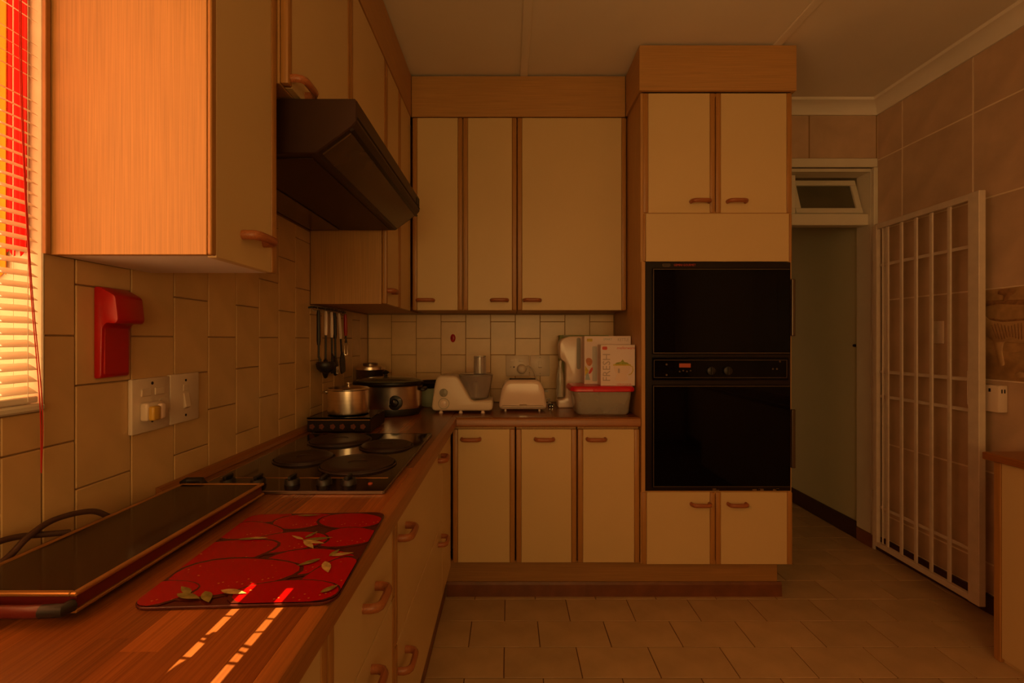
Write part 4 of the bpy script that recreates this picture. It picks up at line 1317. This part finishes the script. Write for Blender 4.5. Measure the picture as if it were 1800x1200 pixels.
# toaster
t = thing('toaster', 'rounded white two-slice toaster in the middle of the back worktop', 'toaster', (0.074, 2.69, WT))
y0, y1 = 2.615, 2.775
tp = [(-0.060, 0.932), (0.208, 0.932), (0.192, 1.040), (0.166, 1.092), (-0.018, 1.092), (-0.044, 1.040)]
obj('shell', soft(B(), smooth_poly(tp, [0.030, 0.030, 0.05, 0.036, 0.036, 0.05], 7), 'y', y0, y1, 0.022, 5), 'white_plastic', t, 50)
for y in (2.668, 2.722):
    obj('bread_slot', rbox(0.002, 0.146, y - 0.011, y + 0.011, 1.0905, 1.0935, bev=0.001), 'dark_hole', t)
obj('base_line', rbox(-0.046, 0.194, y0 - 0.0008, y0 + 0.01, 0.944, 0.947), 'grey_plastic', t)
obj('maker_badge', prism(B(), rrect(0.055, 0.095, 0.950, 0.962, 0.004), 'y', y0 - 0.0012, y0 + 0.002), 'chrome', t)
for x in (-0.020, 0.165):
    for y in (y0 + 0.03, y1 - 0.03):
        obj('foot', lathe(B(), [(0.006, 0), (0.006, 0.013)], (x, y, WT), 10), 'white_plastic', t)
obj('lever', rbox(0.196, 0.216, 2.68, 2.71, 1.02, 1.032, bev=0.003, seg=2), 'grey_plastic', t, 40)
c = obj('appliance_cable', tube(B(), bez([(0.200, 2.79, 0.955), (0.222, 2.82, 0.968), (0.238, 2.84, 0.960), (0.230, 2.86, 0.945), (0.245, 2.87, 0.935), (0.262, 2.86, 0.9255), (0.255, 2.90, 0.9255), (0.225, 2.90, 0.9255)], 6), 0.0042, 8), 'cream_plastic', None, 60)
tag(c, 'loose coil of pale cable behind the toaster', 'cable')
t = thing('cable_plug', 'small black plug lying beside the toaster cable', 'plug', (0.245, 2.80, WT))
obj('plug_body', rbox(0.228, 0.256, 2.795, 2.825, WT + 0.0005, WT + 0.018, bev=0.005, seg=2), 'black_plastic', t, 50)
for x in (0.235, 0.249):
    obj('pin', rbox(x - 0.002, x + 0.002, 2.780, 2.796, WT + 0.006, WT + 0.010), 'chrome', t)

# soda machine
t = thing('soda_maker', 'tall white soda maker standing beside the toaster', 'soda maker', (0.36, 2.83, WT))
sp = [(0.279, 0.9205), (0.440, 0.9205), (0.440, 1.330), (0.330, 1.330), (0.286, 1.300), (0.292, 1.200), (0.326, 1.180), (0.324, 0.972), (0.279, 0.966)]
obj('housing', soft(B(), smooth_poly(sp, [0.012, 0.012, 0.024, 0.03, 0.03, 0.03, 0.02, 0.02, 0.012], 5), 'y', 2.765, 2.890, 0.008, 3), 'white_plastic', t, 45)
obj('bottle', lathe(B(), [(0.020, 0.976), (0.022, 0.985), (0.022, 1.10), (0.010, 1.15), (0.010, 1.188)], (0.298, 2.828, 0), 20), 'frosted_plastic', t, 50)
obj('side_recess', prism(B(), rrect(0.386, 0.408, 1.142, 1.322, 0.010), 'y', 2.762, 2.7665), 'grey_plastic', t)
obj('push_button', rbox(0.315, 0.345, 2.80, 2.85, 1.3305, 1.336, bev=0.002), 'grey_plastic', t)

# green box behind the soda maker
t = thing('tall_carton', 'tall olive green carton against the back wall behind the soda maker', 'carton', (0.455, 2.96, WT))
obj('carton_body', rbox(0.305, 0.602, 2.915, 3.010, WT + 0.0005, 1.336, bev=0.001), 'box_green', t)
obj('carton_flap', rbox(0.308, 0.599, 2.918, 2.962, 1.3365, 1.338), 'box_green', t)
obj('carton_flap', rbox(0.308, 0.599, 2.963, 3.007, 1.3365, 1.338), 'box_green', t)

# plastic storage box with red lid
t = thing('storage_box', 'clear plastic storage box with red lid beside the oven', 'storage box', (0.485, 2.58, WT))


def loft(levels, m, name, parent, smooth=50):
    bm = B()
    rings = []
    for (x0, x1, y0, y1, r, z) in levels:
        rings.append([bm.verts.new((a, b, z)) for a, b in rrect(x0, x1, y0, y1, r, 4)])
    n = len(rings[0])
    for i in range(len(rings) - 1):
        for k in range(n):
            bm.faces.new((rings[i][k], rings[i][(k + 1) % n], rings[i + 1][(k + 1) % n], rings[i + 1][k]))
    bm.faces.new(rings[0])
    bm.faces.new(rings[-1])
    return obj(name, bm, m, parent, smooth)


bz = WT + 0.0005
loft([(0.362, 0.612, 2.502, 2.668, 0.03, bz), (0.350, 0.622, 2.490, 2.680, 0.035, bz + 0.012), (0.336, 0.634, 2.480, 2.690, 0.035, bz + 0.118),
      (0.333, 0.637, 2.478, 2.692, 0.035, bz + 0.128), (0.336, 0.634, 2.481, 2.689, 0.034, bz + 0.128), (0.340, 0.630, 2.485, 2.685, 0.034, bz + 0.116),
      (0.354, 0.618, 2.494, 2.676, 0.033, bz + 0.014), (0.366, 0.608, 2.506, 2.664, 0.028, bz + 0.004)], 'frosted_plastic', 'box_tub', t)
loft([(0.328, 0.643, 2.473, 2.697, 0.036, bz + 0.122), (0.314, 0.648, 2.468, 2.700, 0.038, bz + 0.126), (0.314, 0.648, 2.468, 2.700, 0.038, bz + 0.140),
      (0.322, 0.640, 2.476, 2.692, 0.036, bz + 0.150), (0.330, 0.632, 2.484, 2.684, 0.034, bz + 0.151)], 'red_lid', 'box_lid', t)
obj('lid_clip', rbox(0.430, 0.540, 2.462, 2.4678, bz + 0.124, bz + 0.139, bev=0.002), 'red_lid', t)
lz = bz + 0.1515

# cartons standing on the lid
t = thing('juicer_carton', 'white juicer carton with FRESH lettering standing on the red lid', 'carton', (0.565, 2.55, lz))
ax0, ax1, ay0, ay1, az1 = 0.474, 0.652, 2.504, 2.588, lz + 0.212
obj('carton_body', rbox(ax0, ax1, ay0, ay1, lz, az1, bev=0.0015), 'box_white', t)
yy = ay0 - 0.0003
text('brand_lettering', 'mellerware', 0.0205, T_front(0.605, yy, az1 - 0.0165), 'print_red', t)
obj('brand_mark', prism(B(), rrect(0.482, 0.508, az1 - 0.026, az1 - 0.009, 0.006), 'y', yy - 0.0002, yy + 0.0004), 'print_red', t)
text('name_lettering', 'FRESH', 0.056, Matrix.Translation((0.506, yy, lz + 0.095)) @ Matrix.Rotation(-PI / 2, 4, 'Y') @ Matrix.Rotation(PI / 2, 4, 'X'), 'print_grey', t, 0.95)
text('caption', 'CITRUS JUICER', 0.0115, T_front(0.595, yy, lz + 0.007), 'print_red', t)
cup = [(0.540, lz + 0.105), (0.628, lz + 0.105), (0.622, lz + 0.075), (0.606, lz + 0.058), (0.616, lz + 0.040), (0.616, lz + 0.030), (0.600, lz + 0.024), (0.560, lz + 0.024),
       (0.546, lz + 0.032), (0.552, lz + 0.044), (0.560, lz + 0.058), (0.546, lz + 0.078)]
obj('printed_cup', prism(B(), smooth_poly(cup, 0.008, 3), 'y', yy - 0.0003, yy + 0.0004), 'white_plastic', t)
obj('printed_rim', prism(B(), rrect(0.538, 0.630, lz + 0.104, lz + 0.111, 0.003), 'y', yy - 0.0005, yy + 0.0004), 'print_yellow', t)
obj('printed_cone', prism(B(), [(0.546, lz + 0.111), (0.622, lz + 0.111), (0.612, lz + 0.120), (0.596, lz + 0.124), (0.588, lz + 0.137), (0.578, lz + 0.124), (0.556, lz + 0.120)], 'y', yy - 0.0004, yy + 0.0004), 'print_green', t)
obj('printed_handle', tube(B(), [(0.626, yy, lz + 0.104), (0.640, yy, lz + 0.098), (0.641, yy, lz + 0.078), (0.632, yy, lz + 0.062), (0.618, yy, lz + 0.056)], 0.0022, 6, ry=0.0004, up=(1, 0, 0)), 'print_yellow', t)
obj('printed_switch', prism(B(), rrect(0.563, 0.573, lz + 0.066, lz + 0.090, 0.004), 'y', yy - 0.0005, yy + 0.0004), 'print_grey', t)
t = thing('kettle_carton', 'taller white carton printed KETTLE behind the juicer carton', 'carton', (0.53, 2.64, lz))
bx0, bx1, by0, by1, bz1 = 0.404, 0.655, 2.600, 2.680, lz + 0.258
obj('carton_body', rbox(bx0, bx1, by0, by1, lz, bz1, bev=0.0015), 'box_white', t)
yy = by0 - 0.0003
text('name_lettering', 'KETTLE', 0.024, T_front(0.613, yy, bz1 - 0.020), 'print_grey', t, 0.75)
text('side_lettering', 'SMART', 0.017, T_front(0.530, yy, bz1 - 0.018), 'print_blue', t, 0.9)
obj('printed_label', prism(B(), rrect(0.418, 0.448, bz1 - 0.030, bz1 - 0.014, 0.003), 'y', yy - 0.0002, yy + 0.0004), 'print_yellow', t)
obj('grey_strip', prism(B(), rrect(0.447, 0.473, lz + 0.015, bz1 - 0.055, 0.006), 'y', yy - 0.0002, yy + 0.0004), 'box_grey', t)  # plain grey upright strip on the carton front
obj('printed_wedge', prism(B(), [(0.408, lz + 0.045), (0.408, lz + 0.100), (0.428, lz + 0.072), (0.420, lz + 0.045)], 'y', yy - 0.0003, yy + 0.0004), 'print_yellow', t)
obj('printed_wedge', prism(B(), [(0.408, lz + 0.022), (0.412, lz + 0.050), (0.424, lz + 0.062), (0.436, lz + 0.022)], 'y', yy - 0.0004, yy + 0.0004), 'print_blue', t)
obj('printed_fruit', prism(B(), blob(0.430, lz + 0.120, 0.017, 0.022, 0.2, 0.05), 'y', yy - 0.0005, yy + 0.0004), 'print_orange', t)
obj('printed_cup', prism(B(), blob(0.439, lz + 0.072, 0.007, 0.020, -0.5, 0.05), 'y', yy - 0.0006, yy + 0.0004), 'print_red', t)

# ------------------------------------------------------------------ security gate
GA, GB_ = Vector((2.236, 2.955, 0)), Vector((2.214, 2.262, 0))          # hinge side, lock side
ang = math.atan2(GB_.y - GA.y, GB_.x - GA.x)
GW = (GB_ - GA).length
GM = Matrix.Translation(GA) @ Matrix.Rotation(ang, 4, 'Z')
t = thing('security_gate', 'white steel security gate swung open against the right wall', 'gate', (2.225, 2.6, 0.06))


def gbox(name, u0, u1, z0, z1, d=0.012, m='gate_paint', parent=None, bev=0.002, off=0.0):
    bm = rbox(u0, u1, off - d, off + d, z0, z1, bev=bev)
    bm.transform(GM)
    return obj(name, bm, m, parent or t)


gz0, gz1 = 0.060, 2.010
gbox('hinge_stile', 0.0, 0.030, gz0, gz1)
gbox('lock_stile', GW - 0.058, GW - 0.0, gz0, gz1, 0.016)
gbox('stile_lip', GW - 0.070, GW - 0.0585, gz0 + 0.03, gz1 - 0.03, 0.004)
gbox('top_rail', 0.0305, GW - 0.0585, gz1 - 0.032, gz1)
gbox('bottom_rail', 0.0305, GW - 0.0585, gz0, gz0 + 0.030)
for z in (1.760, 1.118, 0.970, 0.300):
    gbox('cross_bar', 0.0305, GW - 0.0585, z - 0.009, z + 0.009, 0.003, off=0.008)
for u in (0.105, 0.210, 0.312, 0.412, 0.520):
    gbox('upright_bar', u - 0.010, u + 0.010, gz0 + 0.0305, gz1 - 0.0325, 0.0045, off=-0.002)
gbox('thin_rod', 0.060, 0.068, gz0 + 0.0305, gz1 - 0.0325, 0.004)
gbox('lock_plate', GW - 0.066, GW - 0.0588, 1.00, 1.16, 0.014)
for z in (0.35, 1.05, 1.76):
    bm = tube(B(), [(GA.x + 0.004, GA.y + 0.012, z - 0.035), (GA.x + 0.004, GA.y + 0.012, z + 0.035)], 0.009, 10)
    obj('hinge', bm, 'gate_paint', t, 50)
    obj('hinge_plate', rbox(GA.x + 0.004, XR - 0.030, GA.y + 0.014, GA.y + 0.020, z - 0.02, z + 0.02), 'gate_paint', t)
st = struct('door_2', rbox(XR - 0.030, XR - 0.005, 2.945, 3.015, 0.10, 2.03, bev=0.003), 'gate_paint', 'white steel gate post fixed to the right wall by the doorway')
d = obj('door_stop', lathe(B(), [(0.010, 0), (0.008, -0.012), (0.003, -0.014)], (DX1 + 0.0115, 3.21, 1.272), 14, axis='x'), 'black_plastic', None, 40)
tag(d, 'small dark knob on the passage wall beyond the doorway', 'knob')

# ------------------------------------------------------------------ venetian blind in the left window
t = thing('venetian_blind', 'white venetian blind hanging in the left window', 'blind', (-0.93, 0.12, WZ0))
PITCH, CH = 0.0216, 0.0125
XB = XL - 0.003
by0, by1 = WY0 + 0.012, WY1 - 0.0125


def slat_mesh(tilt):
    bm = B()
    n = 6
    rows = []
    for yy_ in (by0, by1):
        top = []
        for k in range(n + 1):
            s = -1 + 2 * k / n
            u, h = s * CH, 0.0008 * (1 - s * s)
            top.append((u * math.cos(tilt) + h * math.sin(tilt), yy_, -u * math.sin(tilt) + h * math.cos(tilt)))
        rows.append([bm.verts.new(p) for p in top])
    for k in range(n):
        bm.faces.new((rows[0][k], rows[0][k + 1], rows[1][k + 1], rows[1][k]))
    geo = bmesh.ops.extrude_face_region(bm, geom=list(bm.faces))
    for v in geo['geom']:
        if isinstance(v, bmesh.types.BMVert):
            v.co.z -= 0.0004
    return bm


ymid = (by0 + by1) / 2
OPEN_Z = (1.779, 1.887)
zz = WZ0 + 0.040
sl = {}
while zz < WZ1 - 0.05:
    if not any(abs(zz - oz) < PITCH * 0.5 for oz in OPEN_Z):           # two slats left out to let sun stripes onto the worktop
        if not sl:
            o = obj('slat', slat_mesh(math.radians(31)), 'slat_white', t, 40)
            sl['n'] = o.data
            o.location = Vector((XB, ymid, zz)) - wpos(t)
        else:
            link('slat', sl['n'], (XB, ymid, zz), t)
    zz += PITCH
obj('bottom_rail', rbox(XB - 0.012, XB + 0.012, by0, by1, WZ0 + 0.016, WZ0 + 0.028, bev=0.002), 'slat_white', t)
obj('head_rail', rbox(XB - 0.014, XB + 0.014, by0, by1, WZ1 - 0.045, WZ1 - 0.005, bev=0.002), 'slat_white', t)
for y in (0.8838, 0.45, 0.05, -0.35, by0 + 0.04):
    for x in (XB - 0.0135, XB + 0.0135):
        obj('ladder_cord', tube(B(), [(x, y, WZ0 + 0.02), (x, y, WZ1 - 0.04)], 0.0007, 5), 'slat_white', t)
c = thing('blind_cord', 'thin red pull cord hanging in front of the blind and tiles', 'cord', (XL + 0.01, 0.89, 1.06))
obj('cord_strand', tube(B(), bez([(XB + 0.020, 0.862, 2.26), (XB + 0.021, 0.862, 1.80), (XL + 0.018, 0.878, 1.45), (XL + 0.019, 0.897, 1.20), (XL + 0.019, 0.900, 1.062)], 8), 0.0009, 6), 'red_cord', c)
obj('cord_strand', tube(B(), bez([(XB + 0.021, 0.865, 2.26), (XB + 0.022, 0.864, 1.80), (XL + 0.0185, 0.880, 1.45), (XL + 0.0195, 0.9015, 1.19), (XL + 0.019, 0.9005, 1.062)], 8), 0.0009, 6), 'red_cord', c)

# red and orange cloth hanging in the reveal between blind and glass
def drape_x(name, lab, x0, x1, z0, z1, y, m):
    bm = B()
    n = 14
    rows = []
    for zi in range(7):
        z = z0 + (z1 - z0) * zi / 6
        rows.append([bm.verts.new((x0 + (x1 - x0) * k / n, y + 0.002 * math.sin(k * 1.7 + zi * 0.3), z + (0.008 * math.sin(k * 1.1) if zi == 0 else 0))) for k in range(n + 1)])
    for a in range(6):
        for k in range(n):
            bm.faces.new((rows[a][k], rows[a][k + 1], rows[a + 1][k + 1], rows[a + 1][k]))
    geo = bmesh.ops.extrude_face_region(bm, geom=list(bm.faces))
    for v in geo['geom']:
        if isinstance(v, bmesh.types.BMVert):
            v.co.y += 0.0015
    return tag(obj(name, bm, m, None, 60), lab, 'cloth')


drape_x('hanging_cloth', 'narrow bright red cloth hanging in the window reveal behind the blind', -0.946, -0.908, 1.475, 2.42, 0.9105, 'red_cloth')
drape_x('hanging_cloth', 'orange cloth hanging behind the blind beside the red one', -1.02, -0.9465, 1.43, 2.42, 0.9105, 'orange_cloth')

# unseen twigs and leaves added outside to break the sun into dashes
t = thing('sun_break_twigs', 'unseen twigs and leaves added outside the left window to break up the sun', 'sun blocker', (XL - 0.34, 0.72, 0.3))
obj('stem', tube(B(), [(XL - 0.345, 0.725, 0.3), (XL - 0.345, 0.73, 1.2), (XL - 0.345, 0.72, 1.9)], [0.016, 0.012, 0.008], 8), 'twig_bark', t, 60)
for yb, ya, r in ((0.783, 0.784, 0.0022), (0.742, 0.7575, 0.002), (0.732, 0.719, 0.003), (0.722, 0.7055, 0.0025), (0.692, 0.690, 0.003)):
    dy_ = (ya - yb) / 0.116
    obj('twig', tube(B(), [(XL - 0.342, 0.72, 1.88), (XL - 0.34, yb - 0.2 * dy_, 2.187), (XL - 0.34, yb, 2.387), (XL - 0.34, ya, 2.503), (XL - 0.34, ya + 0.2 * dy_, 2.75)], [0.004, r, r, r, r * 0.6], 6), 'twig_bark', t, 60)
obj('leaf', prism(B(), smooth_poly([(0.56, 2.38), (0.63, 2.42), (0.690, 2.395), (0.694, 2.365), (0.62, 2.335)], 0.02, 4), 'x', XL - 0.341, XL - 0.3395), 'leaf_print', t, 40)  # leaf added to cut off the near end of a sun stripe
obj('leaf', prism(B(), smooth_poly([(0.725, 2.365), (0.722, 2.41), (0.735, 2.43), (0.748, 2.40), (0.746, 2.36)], 0.008, 4), 'x', XL - 0.341, XL - 0.3395), 'leaf_print', t, 40)
obj('leaf', prism(B(), smooth_poly([(0.858, 2.36), (0.850, 2.42), (0.858, 2.55), (0.90, 2.60), (0.97, 2.50), (0.95, 2.36), (0.90, 2.30)], 0.02, 4), 'x', XL - 0.341, XL - 0.3395), 'leaf_print', t, 40)  # leaf added to stop the sun stripes at their far end
obj('twig', tube(B(), [(XL - 0.342, 0.72, 1.88), (XL - 0.342, 0.84, 2.15), (XL - 0.3405, 0.905, 2.32)], [0.004, 0.003, 0.002], 6), 'twig_bark', t, 60)
